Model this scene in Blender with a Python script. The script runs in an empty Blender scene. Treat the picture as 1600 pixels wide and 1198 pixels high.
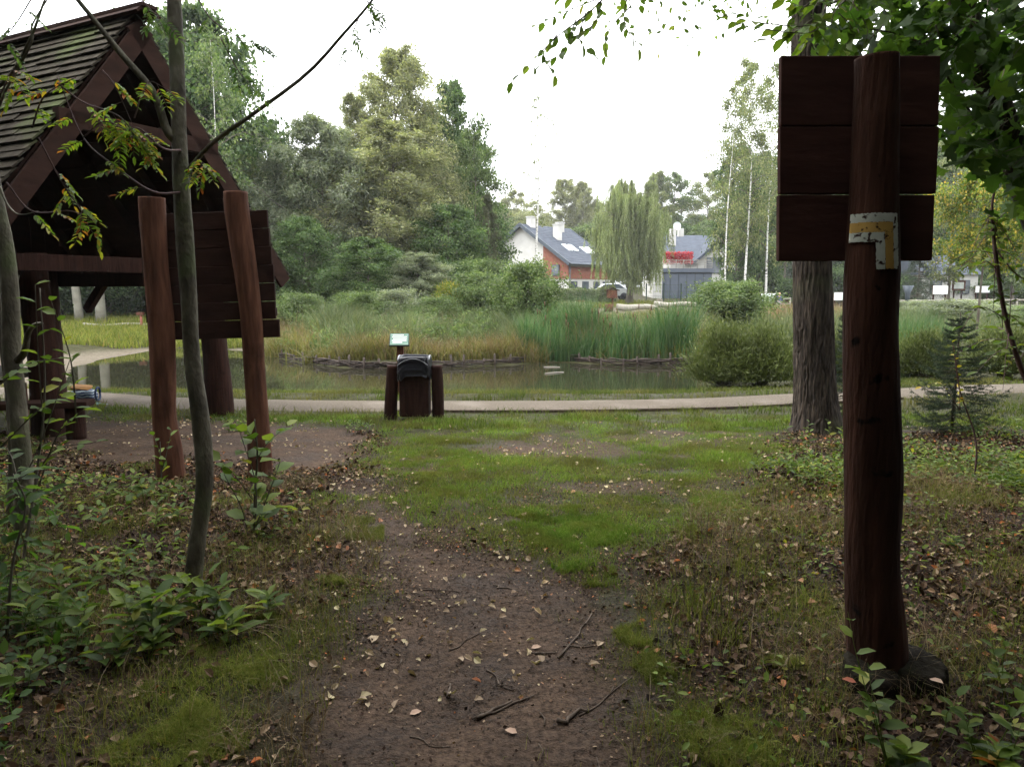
import bpy, bmesh, math, random
import numpy as np
from mathutils import Vector
R = math.radians
S = bpy.context.scene
# ------------------------------------------------------------------ camera
PITCH = 7.3; CAMZ = 1.55; F = 1156.0
cd = bpy.data.cameras.new('camera'); cam = bpy.data.objects.new('camera', cd)
S.collection.objects.link(cam); S.camera = cam
cam.location = (0, 0, CAMZ); cam.rotation_euler = (R(90 - PITCH), 0, 0)
cd.sensor_fit = 'HORIZONTAL'; cd.sensor_width = 36; cd.lens = 36 * F / 1600
cd.clip_start = 0.05; cd.clip_end = 2000
cd.dof.use_dof = False
# ------------------------------------------------------------------ sky: bright white overcast
SUN_EL, SUN_AZ = 52, -75
w = bpy.data.worlds.new('World'); S.world = w; w.use_nodes = True
nt = w.node_tree; nt.nodes.clear()
out = nt.nodes.new('ShaderNodeOutputWorld'); bg = nt.nodes.new('ShaderNodeBackground')
sky = nt.nodes.new('ShaderNodeTexSky'); sky.sky_type = 'NISHITA'; sky.sun_disc = False
sky.sun_elevation = R(SUN_EL); sky.sun_rotation = R(SUN_AZ); sky.dust_density = 3.0; sky.air_density = 1.0
tc = nt.nodes.new('ShaderNodeTexCoord'); nz = nt.nodes.new('ShaderNodeTexNoise')
nz.inputs['Scale'].default_value = 1.6; nz.inputs['Detail'].default_value = 4
rp = nt.nodes.new('ShaderNodeValToRGB')
rp.color_ramp.elements[0].color = (15.5, 16.0, 16.6, 1); rp.color_ramp.elements[1].color = (20.5, 20.6, 20.8, 1)
rp.color_ramp.elements[0].position = .35; rp.color_ramp.elements[1].position = .65
mx = nt.nodes.new('ShaderNodeMixRGB'); mx.inputs[0].default_value = 0.92
nt.links.new(tc.outputs['Generated'], nz.inputs['Vector']); nt.links.new(nz.outputs['Fac'], rp.inputs[0])
nt.links.new(sky.outputs[0], mx.inputs[1]); nt.links.new(rp.outputs[0], mx.inputs[2])
# an overcast sky is brightest overhead
sx = nt.nodes.new('ShaderNodeSeparateXYZ'); nt.links.new(tc.outputs['Generated'], sx.inputs[0])
zr = nt.nodes.new('ShaderNodeMapRange'); zr.inputs[1].default_value = 0; zr.inputs[2].default_value = .9; zr.inputs[3].default_value = .62; zr.inputs[4].default_value = 1.75
nt.links.new(sx.outputs[2], zr.inputs[0]); vm = nt.nodes.new('ShaderNodeVectorMath'); vm.operation = 'SCALE'
nt.links.new(mx.outputs[0], vm.inputs[0]); nt.links.new(zr.outputs[0], vm.inputs['Scale']); nt.links.new(vm.outputs[0], bg.inputs[0]); bg.inputs[1].default_value = 0.10
nt.links.new(bg.outputs[0], out.inputs[0])
# ------------------------------------------------------------------ sun (soft, behind cloud)
sd = bpy.data.lights.new('sun', 'SUN'); sd.energy = 1.5; sd.angle = R(14); sd.color = (1, .96, .9)
so = bpy.data.objects.new('sun', sd); S.collection.objects.link(so)
_a = R(SUN_AZ); _e = R(SUN_EL)
tosun = Vector((math.sin(_a) * math.cos(_e), math.cos(_a) * math.cos(_e), math.sin(_e)))
so.rotation_euler = (-tosun).to_track_quat('-Z', 'Y').to_euler()
S.view_settings.view_transform = 'Standard'; S.view_settings.look = 'None'
S.view_settings.gamma = 1; S.view_settings.exposure = 1.13
S.render.engine = 'CYCLES'
cy = S.cycles
cy.max_bounces = 5; cy.diffuse_bounces = 3; cy.glossy_bounces = 3; cy.transmission_bounces = 4
cy.transparent_max_bounces = 4; cy.use_adaptive_sampling = True; cy.adaptive_threshold = 0.015
cy.use_denoising = True
cy.sample_clamp_indirect = 6
try:
    cy.denoiser = 'OPENIMAGEDENOISE'; cy.denoising_input_passes = 'RGB_ALBEDO_NORMAL'; cy.denoising_prefilter = 'ACCURATE'
except Exception: pass
cy.caustics_reflective = False; cy.caustics_refractive = False

# ------------------------------------------------------------------ helpers
rng = np.random.default_rng(7)
def nrm(v): v = np.asarray(v, float); return v / np.maximum(np.linalg.norm(v, axis=-1, keepdims=True), 1e-9)
CP, SP = math.cos(R(PITCH)), math.sin(R(PITCH))
def ray(px, py):
    a = (px - 800) / F; b = (599 - py) / F
    return np.array([a, CP + b * SP, -SP + b * CP])
def at(px, py, Y): d = ray(px, py); return np.array([0, 0, CAMZ]) + d * (Y / d[1])
def gz(px, py, z): d = ray(px, py); return np.array([0, 0, CAMZ]) + d * ((z - CAMZ) / d[2])
def sm(a, b, x): t = np.clip((x - a) / (b - a), 0, 1); return t * t * (3 - 2 * t)
_perm = np.random.default_rng(3).random((256, 256))
def vnoise(x, y):
    xi = np.floor(x).astype(int); yi = np.floor(y).astype(int); fx = x - xi; fy = y - yi
    fx = fx * fx * (3 - 2 * fx); fy = fy * fy * (3 - 2 * fy)
    g = lambda i, j: _perm[i % 256, j % 256]
    return (g(xi, yi) * (1 - fx) + g(xi + 1, yi) * fx) * (1 - fy) + (g(xi, yi + 1) * (1 - fx) + g(xi + 1, yi + 1) * fx) * fy
def fbm(x, y, o=4):
    s = 0; a = .5
    for k in range(o): s = s + a * (vnoise(x * 2 ** k + 17 * k, y * 2 ** k + 5 * k) - .5); a *= .5
    return s
def sdpoly(x, y, poly):
    """signed distance, negative inside"""
    x = np.asarray(x, float); y = np.asarray(y, float)
    d = np.full(x.shape, 1e9); inside = np.zeros(x.shape, bool); n = len(poly)
    for i in range(n):
        ax, ay = poly[i][:2]; bx, by = poly[(i + 1) % n][:2]
        ex, ey = bx - ax, by - ay; t = np.clip(((x - ax) * ex + (y - ay) * ey) / (ex * ex + ey * ey + 1e-12), 0, 1)
        d = np.minimum(d, (x - ax - t * ex) ** 2 + (y - ay - t * ey) ** 2)
        c = ((ay > y) != (by > y)) & (x < (bx - ax) * (y - ay) / (by - ay + 1e-12) + ax)
        inside ^= c
    d = np.sqrt(d); return np.where(inside, -d, d)

class MB:
    def __init__(s): s.v = []; s.f = []; s.m = []; s.n = 0; s.uvoff = 0
    def add(s, V, Fs, mat=0):
        V = np.asarray(V, float).reshape(-1, 3)
        if not isinstance(Fs, (list, tuple)): Fs = [Fs]
        for f in Fs:
            f = np.asarray(f, int)
            if f.ndim == 1: f = f[None]
            s.f.append(f + s.n); s.m.append(mat)
        s.v.append(V); s.n += len(V)
    def merge(s, o, M=None, mat=None):
        V = np.concatenate(o.v)
        if M is not None: V = V @ M[0].T + M[1]
        s.v.append(V)
        for f, m in zip(o.f, o.m): s.f.append(f + s.n); s.m.append(m if mat is None else mat)
        s.n += len(V)
    def obox(s, c, ax, ay, az, hx, hy, hz, mat=0, jit=0):
        c = np.asarray(c, float); ax, ay, az = [nrm(a) for a in (ax, ay, az)]
        V = np.array([c + sx * hx * ax + sy * hy * ay + sz * hz * az for sx in (-1, 1) for sy in (-1, 1) for sz in (-1, 1)])
        if jit: V += rng.normal(0, jit, V.shape)
        s.add(V, np.array([[0, 1, 3, 2], [4, 6, 7, 5], [0, 4, 5, 1], [2, 3, 7, 6], [0, 2, 6, 4], [1, 5, 7, 3]]), mat)
    def box(s, c, h, rz=0, mat=0):
        s.obox(c, (math.cos(rz), math.sin(rz), 0), (-math.sin(rz), math.cos(rz), 0), (0, 0, 1), *h, mat=mat)
    def tube(s, P, r, n=8, cap=True, mat=0, wob=0, ridg=0):
        P = np.asarray(P, float); k = len(P); r = np.broadcast_to(np.asarray(r, float), (k,))
        T = nrm(np.gradient(P, axis=0)); a = np.array([1., 0, 0]) if abs(T[0][0]) < .8 else np.array([0, 1., 0])
        U = np.zeros_like(P)
        for i in range(k):
            a = a - T[i] * a.dot(T[i]); a = a / (np.linalg.norm(a) + 1e-9); U[i] = a
        Wv = np.cross(T, U); th = np.linspace(0, 2 * np.pi, n, endpoint=False)
        rr = r[:, None] * np.ones((1, n))
        if wob:
            L = np.r_[0, np.cumsum(np.linalg.norm(np.diff(P, axis=0), axis=1))]
            o = rng.random() * 50
            q = fbm(np.cos(th)[None] * 1.2 + o + 0 * L[:, None], L[:, None] * 1.6 + np.sin(th)[None] * 1.2 + o)
            rr = rr * (1 + wob * q * 2)
        if ridg:
            L = np.r_[0, np.cumsum(np.linalg.norm(np.diff(P, axis=0), axis=1))]
            q = fbm(th[None] * ridg[1] / 6.283 + fbm(L[:, None] * 5, th[None] * 6, 2) * 4, L[:, None] * ridg[2] + 3, 3)
            rr = rr + ridg[0] * np.clip(np.abs(q) * -4 + .5, -1, 1)
        V = P[:, None] + rr[..., None] * (np.cos(th)[None, :, None] * U[:, None] + np.sin(th)[None, :, None] * Wv[:, None])
        V = V.reshape(-1, 3); i = np.arange(k - 1)[:, None] * n; j = np.arange(n)[None]; j2 = (j + 1) % n
        q = np.stack([i + j, i + j2, i + n + j2, i + n + j], -1).reshape(-1, 4)
        Fs = [q]
        if cap: Fs += [np.arange(n)[::-1][None], (np.arange(n) + (k - 1) * n)[None]]
        s.add(V, Fs, mat)
    def leaves(s, P, D, L, Wd, shape='quad', N=None, mat=0):
        P = np.asarray(P, float); k = len(P)
        if k == 0: return
        D = nrm(D); L = np.broadcast_to(L, (k,)).astype(float); Wd = np.broadcast_to(Wd, (k,)).astype(float)
        if N is None: N = rng.normal(size=(k, 3))
        N = nrm(N - D * (N * D).sum(-1, keepdims=True)); Sd = np.cross(D, N)
        t, fc = SHAPES[shape]
        V = P[:, None] + D[:, None] * (t[None, :, :1] * L[:, None, None]) + Sd[:, None] * (t[None, :, 1:2] * Wd[:, None, None]) + N[:, None] * (t[None, :, 2:] * L[:, None, None])
        m = len(t); off = (np.arange(k) * m)[:, None, None]
        s.add(V.reshape(-1, 3), [(np.asarray(f)[None] + off).reshape(-1, len(f[0])) for f in fc], mat)
    def blades(s, P, Hh, Wd, lean, bend=.5, segs=3, mat=0, flat=False):
        """tapered curved strips; lean Nx2 horizontal tip offset / height"""
        P = np.asarray(P, float); k = len(P)
        if k == 0: return
        Hh = np.broadcast_to(Hh, (k,)).astype(float); Wd = np.broadcast_to(Wd, (k,)).astype(float)
        phi = rng.random(k) * np.pi; sx = np.stack([np.cos(phi), np.sin(phi), 0 * phi], -1)
        V = []
        for j in range(segs):
            u = j / segs; c = P.copy()
            c[:, :2] += lean * Hh[:, None] * u ** (1 + bend * 2); c[:, 2] += Hh * (u - .25 * bend * u ** 3 * np.minimum(1, np.linalg.norm(lean, axis=1)))
            ww = (Wd * (1 - u * .75) * .5)[:, None]; V += [c - sx * ww, c + sx * ww]
        c = P.copy(); c[:, :2] += lean * Hh[:, None]; c[:, 2] += Hh * (1 - .25 * bend * np.minimum(1, np.linalg.norm(lean, axis=1))); V.append(c)
        m = segs * 2 + 1; V = np.stack(V, 1); off = (np.arange(k) * m)[:, None]
        q = np.concatenate([off + np.array([2 * j, 2 * j + 1, 2 * j + 3, 2 * j + 2])[None] for j in range(segs - 1)]) if segs > 1 else None
        t = off + np.array([2 * segs - 2, 2 * segs - 1, 2 * segs])[None]
        s.add(V.reshape(-1, 3), ([q] if q is not None else []) + [t], mat)
    def build(s, name, mats, parent=None, smooth=True, origin=None):
        me = bpy.data.meshes.new(name); V = np.concatenate(s.v)
        if origin is not None: V = V - np.asarray(origin)
        me.vertices.add(len(V)); me.vertices.foreach_set('co', V.astype(np.float32).ravel())
        tot = np.concatenate([np.full(len(f), f.shape[1]) for f in s.f]); idx = np.concatenate([f.ravel() for f in s.f])
        mi = np.concatenate([np.full(len(f), m) for f, m in zip(s.f, s.m)])
        me.loops.add(len(idx)); me.loops.foreach_set('vertex_index', idx.astype(np.int32))
        me.polygons.add(len(tot)); st = np.r_[0, np.cumsum(tot)[:-1]]
        me.polygons.foreach_set('loop_start', st.astype(np.int32))
        me.polygons.foreach_set('material_index', mi.astype(np.int32))
        me.polygons.foreach_set('use_smooth', np.full(len(tot), bool(smooth)))
        if not isinstance(mats, (list, tuple)): mats = [mats]
        for m in mats: me.materials.append(m)
        me.update(calc_edges=True); me.validate()
        o = bpy.data.objects.new(name, me); S.collection.objects.link(o)
        if origin is not None and parent is None: o.location = tuple(origin)
        if parent is not None: o.parent = parent
        return o
def mb(*a): return MB()
SHAPES = {
 'quad': (np.array([[0, 0, 0], [.45, .5, .05], [1, 0, 0], [.45, -.5, .05]], float), [[[0, 1, 2, 3]]]),
 'leaf': (np.array([[0, 0, 0], [.28, .42, .07], [.68, .38, .07], [1, 0, -.08], [.68, -.38, .07], [.28, -.42, .07], [.5, 0, 0]], float),
          [[[0, 1, 2, 6], [0, 6, 4, 5]], [[6, 2, 3], [6, 3, 4]]]),
 'curl': (np.array([[0, 0, 0], [.22, .34, .16], [.62, .42, .22], [1, .08, -.02], [.70, -.34, .12], [.30, -.44, .24], [.5, .02, 0]], float),
          [[[0, 1, 2, 6], [0, 6, 4, 5]], [[6, 2, 3], [6, 3, 4]]]),
 'maple': (np.array([[0, 0, 0], [.05, .22, .02], [.0, .52, .05], [.28, .36, .03], [.5, .62, .06], [.55, .25, .02], [.75, .3, .03], [1, 0, -.05],
                     [.75, -.3, .03], [.55, -.25, .02], [.5, -.62, .06], [.28, -.36, .03], [0, -.52, .05], [.05, -.22, .02]], float),
           [[[0, 1, 2, 3], [0, 3, 4, 5], [0, 5, 6, 7], [0, 7, 8, 9], [0, 9, 10, 11], [0, 11, 12, 13]]]),
}
def tag(o, label=None, cat=None, group=None, kind=None):
    if label: o['label'] = label
    if cat: o['category'] = cat
    if group: o['group'] = group
    if kind: o['kind'] = kind
    return o
def empty(name, loc, label, cat, group=None, rz=0):
    o = bpy.data.objects.new(name, None); o.location = tuple(loc); o.rotation_euler = (0, 0, rz)
    o.empty_display_size = .2; S.collection.objects.link(o); return tag(o, label, cat, group)
def part(m, name, mats, root, smooth=True, bevel=0):
    """world-coordinate mesh placed under an unrotated root"""
    base = np.array(root.location)
    r = root
    while r.parent: r = r.parent; base = base + np.array(r.location)
    m.v = [np.concatenate(m.v) - base]
    o = m.build(name, mats, root, smooth)
    if bevel:
        b = o.modifiers.new('bevel', 'BEVEL'); b.width = bevel; b.segments = 2; b.limit_method = 'ANGLE'
    return o
def copy_tree(o, parent=None):
    c = o.copy(); S.collection.objects.link(c)
    if parent is not None: c.parent = parent
    for ch in list(o.children): copy_tree(ch, c)
    return c
def spline(pts, n):
    """Catmull-Rom through points (any dimension)"""
    P = np.asarray(pts, float); k = len(P); Q = np.vstack([2 * P[0] - P[1], P, 2 * P[-1] - P[-2]])
    u = np.linspace(0, k - 1, n); i = np.minimum(u.astype(int), k - 2); t = (u - i)[:, None]
    a, b, c, d = Q[i], Q[i + 1], Q[i + 2], Q[i + 3]
    return .5 * ((2 * b) + (c - a) * t + (2 * a - 5 * b + 4 * c - d) * t ** 2 + (3 * b - a - 3 * c + d) * t ** 3)

# ------------------------------------------------------------------ materials
def g3(v): return (v, v, v)
def newmat(name):
    m = bpy.data.materials.new(name); m.use_nodes = True; n = m.node_tree; n.nodes.clear()
    o = n.nodes.new('ShaderNodeOutputMaterial'); return m, n, o
def N_(n, t, **k):
    x = n.nodes.new(t)
    for a, b in k.items(): setattr(x, a, b)
    return x
def ramp(n, src, stops):
    r = n.nodes.new('ShaderNodeValToRGB'); e = r.color_ramp.elements
    while len(e) < len(stops): e.new(.5)
    for q, (p, c) in zip(e, stops): q.position = p; q.color = (*c, 1) if len(c) == 3 else c
    n.links.new(src, r.inputs[0]); return r.outputs[0]
def noise(n, scale, detail=4, vec=None, stretch=None, coord='Object', dist=0):
    tc = N_(n, 'ShaderNodeTexCoord'); v = tc.outputs[coord]
    if stretch:
        mp = N_(n, 'ShaderNodeMapping'); mp.inputs['Scale'].default_value = stretch; n.links.new(v, mp.inputs[0]); v = mp.outputs[0]
    z = N_(n, 'ShaderNodeTexNoise'); z.inputs['Scale'].default_value = scale; z.inputs['Detail'].default_value = detail
    z.inputs['Distortion'].default_value = dist
    n.links.new(v, z.inputs['Vector']); return z.outputs['Fac']
def mixc(n, f, a, b, mode='MIX'):
    m = N_(n, 'ShaderNodeMixRGB', blend_type=mode)
    for i, x in ((0, f), (1, a), (2, b)):
        if hasattr(x, 'links'): n.links.new(x, m.inputs[i])
        elif i == 0: m.inputs[0].default_value = x
        else: m.inputs[i].default_value = (*x, 1)
    return m.outputs[0]
def leafmat(name, stops, trans=.35, rough=.55, nscale=.7, namt=.55, spec=.25, hue=None):
    m, n, o = newmat(name); g = N_(n, 'ShaderNodeNewGeometry')
    c = ramp(n, g.outputs['Random Per Island'], stops)
    nf = noise(n, nscale, 3)
    dk = ramp(n, nf, [(.35, (1 - namt * .6,) * 3), (.68, (1 + namt * .35,) * 3)])
    if hue: c = mixc(n, ramp(n, noise(n, hue[1], 4), [(hue[2], g3(0)), (hue[3], g3(1))]), c, hue[0])
    c = mixc(n, 1.0, c, dk, 'MULTIPLY')
    p = N_(n, 'ShaderNodeBsdfPrincipled'); p.inputs['Roughness'].default_value = rough
    p.inputs['Specular IOR Level'].default_value = spec
    n.links.new(c, p.inputs['Base Color'])
    t = N_(n, 'ShaderNodeBsdfTranslucent'); c2 = mixc(n, 1.0, c, (1.15, 1.25, .6), 'MULTIPLY'); n.links.new(c2, t.inputs[0])
    mm = N_(n, 'ShaderNodeMixShader'); mm.inputs[0].default_value = trans
    n.links.new(p.outputs[0], mm.inputs[1]); n.links.new(t.outputs[0], mm.inputs[2]); n.links.new(mm.outputs[0], o.inputs[0])
    return m
def solid(name, stops, scale=3, rough=.8, stretch=None, bump=0, bscale=None, spec=.3, detail=5, coord='Object', extra=None, metal=0):
    m, n, o = newmat(name)
    nf = noise(n, scale, detail, stretch=stretch, coord=coord)
    c = ramp(n, nf, stops)
    if extra: # (scale, threshold lo, hi, colour)
        e = ramp(n, noise(n, extra[0], 4), [(extra[1], (0, 0, 0)), (extra[2], (1, 1, 1))]); c = mixc(n, e, c, extra[3])
    p = N_(n, 'ShaderNodeBsdfPrincipled'); p.inputs['Roughness'].default_value = rough
    p.inputs['Specular IOR Level'].default_value = spec; p.inputs['Metallic'].default_value = metal
    n.links.new(c, p.inputs['Base Color'])
    if bump:
        b = N_(n, 'ShaderNodeBump'); b.inputs['Strength'].default_value = bump; b.inputs['Distance'].default_value = .02
        n.links.new(noise(n, bscale or scale * 3, 5, stretch=stretch, coord=coord), b.inputs['Height']); n.links.new(b.outputs[0], p.inputs['Normal'])
    n.links.new(p.outputs[0], o.inputs[0]); return m
M = {}
M['stain'] = solid('dark_red_brown_stained_wood', [(.3, (.018, .0080, .0058)), (.7, (.038, .0165, .0115))], 6, .85, (5, 5, .5), .4, 10, spec=.1, extra=(9, .62, .75, (.018, .008, .006)))
M['stain_board'] = solid('dark_stained_sign_planks', [(.3, (.050, .022, .017)), (.55, (.066, .029, .022)), (.75, (.092, .041, .030))], 3.5, .88, (1, 1, 4), .12, 9, extra=(3.5, .55, .75, (.045, .022, .018)), spec=.1)
M['stain_h'] = solid('dark_red_brown_planks', [(.3, (.024, .0125, .0095)), (.7, (.043, .0215, .016))], 3, .88, (1, 1, 3), .2, 9, spec=.08, extra=(5, .6, .75, (.02, .009, .007)))
M['stain_post'] = solid('weathered_stained_log', [(.25, (.042, .018, .012)), (.5, (.095, .041, .025)), (.75, (.15, .068, .041))], 7, .85, (3, 3, .45), .45, 12, spec=.1, extra=(2.5, .58, .72, (.035, .014, .008)))
M['stain_near'] = solid('worn_red_brown_log_stain', [(.28, (.026, .011, .007)), (.5, (.044, .020, .013)), (.68, (.078, .033, .021)), (.8, (.09, .048, .033))], 4, .85, (2.2, 2.2, .35), .8, 26, extra=(11, .66, .72, (.006, .004, .003)), spec=.1)
M['roof'] = solid('weathered_roof_shingles', [(.3, (.024, .019, .014)), (.55, (.046, .039, .029)), (.75, (.078, .070, .051))], 6, .95, (1, 1, 1), .5, 20, spec=.05, extra=(1.4, .5, .7, (.07, .085, .035)))
M['bark'] = solid('furrowed_bark', [(.36, (.014, .010, .007)), (.5, (.040, .030, .023)), (.66, (.082, .062, .047))], 13, .9, (2.6, 2.6, .38), 1.0, 13, extra=(1.3, .55, .75, (.06, .07, .03)))
M['bark_thin'] = solid('smooth_grey_green_bark', [(.3, (.045, .038, .026)), (.5, (.095, .083, .058)), (.75, (.18, .165, .12))], 9, .8, (1.5, 1.5, .8), .5, 40, extra=(5, .5, .68, (.085, .095, .045)))
M['bark_red'] = solid('reddish_twig_bark', [(.3, (.05, .028, .026)), (.7, (.12, .065, .06))], 9, .7)
M['bark_far'] = solid('grey_brown_bark', [(.3, (.05, .042, .03)), (.7, (.15, .13, .10))], 3, .9, (1, 1, .4))
M['birch'] = solid('white_birch_bark', [(.36, (.05, .045, .04)), (.44, (.5, .49, .45)), (.7, (.72, .71, .68))], 5, .8, (1, 1, 3))
M['soil_wood'] = solid('dry_twigs', [(.3, (.05, .035, .025)), (.7, (.13, .095, .07))], 20, .9)
M['white'] = solid('white_render', [(.3, (.44, .43, .405)), (.7, (.52, .51, .48))], 1.5, .85)
M['orange'] = solid('orange_brick_cladding', [(.3, (.19, .068, .042)), (.7, (.25, .090, .055))], 4, .8)
M['slate'] = solid('blue_grey_roof_tiles', [(.3, (.040, .047, .062)), (.7, (.062, .072, .092))], 2, .75, spec=.12, bump=.3, bscale=8)
M['anth'] = solid('anthracite_metal', [(.3, (.045, .055, .07)), (.7, (.06, .075, .09))], 2, .5)
M['glass'] = solid('dark_window_glass', [(.3, (.04, .05, .06)), (.7, (.10, .12, .14))], 1, .12, spec=.8)
M['signwhite'] = solid('white_board_print', [(.45, (.72, .76, .74)), (.6, (.58, .64, .60))], 3, .5)
M['black'] = solid('black_plastic', [(.3, (.006, .006, .009)), (.7, (.010, .010, .015))], 5, .42, bump=.6, bscale=9, spec=.3)
M['pale'] = solid('pale_weathered_timber', [(.3, (.17, .15, .12)), (.7, (.30, .28, .235))], 4, .85, (1, 1, 6))
M['stone'] = solid('dark_mossy_stone', [(.3, (.010, .008, .006)), (.6, (.020, .017, .012)), (.8, (.022, .027, .012))], 10, .85, bump=.6, bscale=40, spec=.04)
# ================================================================== TERRAIN
WZ = -0.50
POND = [gz(x, y, WZ)[:2] for x, y in [(95, 598), (160, 611), (400, 614), (700, 615), (1000, 615), (1095, 611), (1180, 600), (1290, 590), (1420, 585),
        (1440, 572), (1230, 571), (1080, 569), (1000, 571), (860, 566), (800, 570), (650, 575), (540, 575), (470, 566), (415, 556), (395, 549), (300, 542), (240, 547), (160, 561), (110, 574)]]
PATHC = np.array([gz(x, y, -.2)[:2] for x, y in [(-250, 598), (100, 618), (240, 628), (430, 633), (700, 634.5), (900, 634), (1100, 630), (1240, 623), (1420, 613), (1620, 604), (1900, 597)]])
PATHC = spline(PATHC, 120)
def dpath(x, y):
    x = np.asarray(x, float); y = np.asarray(y, float); d = np.full(x.shape, 1e9)
    for i in range(len(PATHC) - 1):
        a, b = PATHC[i], PATHC[i + 1]; e = b - a; t = np.clip(((x - a[0]) * e[0] + (y - a[1]) * e[1]) / e.dot(e), 0, 1)
        d = np.minimum(d, (x - a[0] - t * e[0]) ** 2 + (y - a[1] - t * e[1]) ** 2)
    return np.sqrt(d)
def H(x, y, micro=True):
    x = np.asarray(x, float); y = np.asarray(y, float)
    b = np.interp(y, [0, 5, 10, 13, 16, 22, 28, 35, 60, 80, 90, 130, 400], [0, 0, -.2, -.22, -.35, -.33, -.2, .1, .3, .85, 1.05, 1.4, 2.5])
    b = b - .38 * sm(8, 18, x) * sm(22, 45, y) * (1 - sm(75, 100, y))
    d = sdpoly(x, y, POND)
    shore = WZ + .03 + (b - WZ - .03) * sm(0, 2.2, d)
    b = np.where(d > 0, np.where(d < 2.2, shore, b), WZ + .03 - np.minimum(.6, -d * .35))
    if micro:
        nearf = 1 - sm(9, 10.5, y) * (1 - sm(13, 14, y))
        b = b + fbm(x * .9, y * .9, 4) * .07 * nearf * (1 - .8 * sm(9, 11, y)) + fbm(x * 5, y * 5, 3) * .03 * nearf * (1 - sm(9, 12, y))
        b = b + fbm(x * .08, y * .08, 3) * .25 * sm(45, 70, y)
        tr = sdpoly(x, y, TRAIL); b = b - .035 * sm(.15, -.5, tr)
    return b
def PG(l, z=0): return [gz(x, y, z)[:2] for x, y in l]
TRAIL = PG([(470, 1215), (480, 1110), (560, 1020), (600, 940), (590, 870), (545, 800), (530, 745), (600, 742), (660, 800), (720, 862), (860, 892), (930, 930), (965, 1010), (960, 1100), (985, 1215)])
SHELT = PG([(80, 700), (60, 660), (130, 640), (380, 648), (480, 655), (560, 665), (590, 690), (560, 720), (470, 735), (300, 722), (150, 735)], -.1)
BARE2 = PG([(770, 690), (850, 680), (900, 684), (880, 704), (800, 714), (765, 706)], -.08)
BARE3 = PG([(1080, 680), (1160, 668), (1190, 680), (1120, 696)], -.08)
GR1 = PG([(600, 742), (590, 700), (600, 655), (480, 650), (300, 640), (150, 634), (150, 625), (1240, 628), (1240, 660), (1190, 700), (1180, 760), (1150, 830), (1020, 870), (960, 925), (890, 910), (800, 868), (690, 850), (640, 790)], -.1)
GR2 = [PG(p) for p in ([(120, 1215), (60, 1130), (230, 1030), (330, 1000), (420, 960), (520, 990), (500, 1060), (470, 1120), (440, 1215)],
        [(990, 1215), (985, 1150), (1080, 1110), (1200, 1130), (1230, 1215)], [(1180, 960), (1260, 930), (1300, 980), (1280, 1050), (1190, 1040)],
        [(500, 905), (570, 900), (590, 935), (520, 950)], [(540, 805), (600, 800), (600, 840), (530, 845)], [(930, 1000), (1010, 960), (1060, 1060), (1000, 1090)])]
SAND = PG([(-500, 580), (60, 556), (240, 538), (400, 540), (400, 548), (300, 542), (240, 546), (160, 560), (108, 574), (95, 600), (20, 612), (-300, 620)], -.35)
SAND2 = [PG([(1470, 508), (1540, 500), (1660, 504), (1640, 524), (1520, 528), (1480, 522)], -.3), PG([(860, 489), (960, 484), (1100, 478), (1110, 484), (960, 494), (880, 498)], .1)]
def masks(x, y):
    """bare soil, grass, sand weights"""
    j = fbm(x * 2.2, y * 2.2, 4) * .55; jf = fbm(x * 9, y * 9, 3)
    worn = sm(.045, .15, fbm(x * 1.2 + 50, y * 1.2 + 20, 5)) * (y < 8.8)
    tr = sm(.25, -.25, sdpoly(x, y, TRAIL) + j * 1.2 + .4 * jf + .04) * (1 - .55 * sm(.2, .36, fbm(x * 2.6 + 70, y * 2.6, 4)) * (y > 3.4)); sh = sm(.3, -.3, sdpoly(x, y, SHELT) + j * 1.3)
    b2 = np.maximum(sm(.3, -.3, sdpoly(x, y, BARE2) + j * 1.5), sm(.3, -.3, sdpoly(x, y, BARE3) + j * 1.5))
    soil = np.maximum(np.maximum(tr, sh), b2 * .8)
    g = sm(.35, -.35, sdpoly(x, y, GR1) + j * 1.6)
    for p in GR2: g = np.maximum(g, .95 * sm(.3, -.3, sdpoly(x, y, p) + j))
    g = np.maximum(g, .75 * sm(.03, .22, fbm(x * 1.5 + 9, y * 1.5 + 3, 4)) * (y < 9))
    g = np.maximum(g, sm(8.6, 9.6, y + j) * (1 - sm(40, 60, y) * .2))
    soil = np.maximum(soil, sm(.12, .25, jf + .3 * fbm(x * .7, y * .7)) * .5 * (y < 10))
    soil = np.maximum(soil, .75 * worn * g); g = g * (1 - .8 * worn)
    g = g * (1 - np.maximum(sh, np.maximum(tr, b2)))
    s = sm(.5, -.5, sdpoly(x, y, SAND) + j)
    for p in SAND2: s = np.maximum(s, sm(.6, -.6, sdpoly(x, y, p) + j))
    pd = sdpoly(x, y, POND); s = np.where((pd < .1) & (x > -3), 0, s)
    return soil, g, s, tr
def axis_(fa, fb, fs, far, growth=1.09):
    a = list(np.arange(fa, fb, fs)); st = fs; v = a[-1]
    while v < far: st *= growth; v += st; a.append(v)
    st = fs; v = a[0]; pre = []
    while v > -far: st *= growth; v -= st; pre.append(v)
    return np.array(pre[::-1] + a)
gx = axis_(-8, 8, .055, 600); gy = np.r_[axis_(1.2, 14, .055, 14.5)[:0], np.arange(1.2, 14, .055)]
yy_ = [gy[-1]]; st = .055
while yy_[-1] < 900: st = min(st * 1.05, 40) if yy_[-1] > 30 else min(st * 1.06, .35); yy_.append(yy_[-1] + st)
yb = [gy[0]]; st = .055
while yb[-1] > -60: st *= 1.15; yb.append(yb[-1] - st)
gy = np.r_[yb[:0:-1], gy, yy_[1:]]
X, Y = np.meshgrid(gx, gy); Z = H(X, Y)
soil, gr, sand, tr = masks(X, Y)
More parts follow.
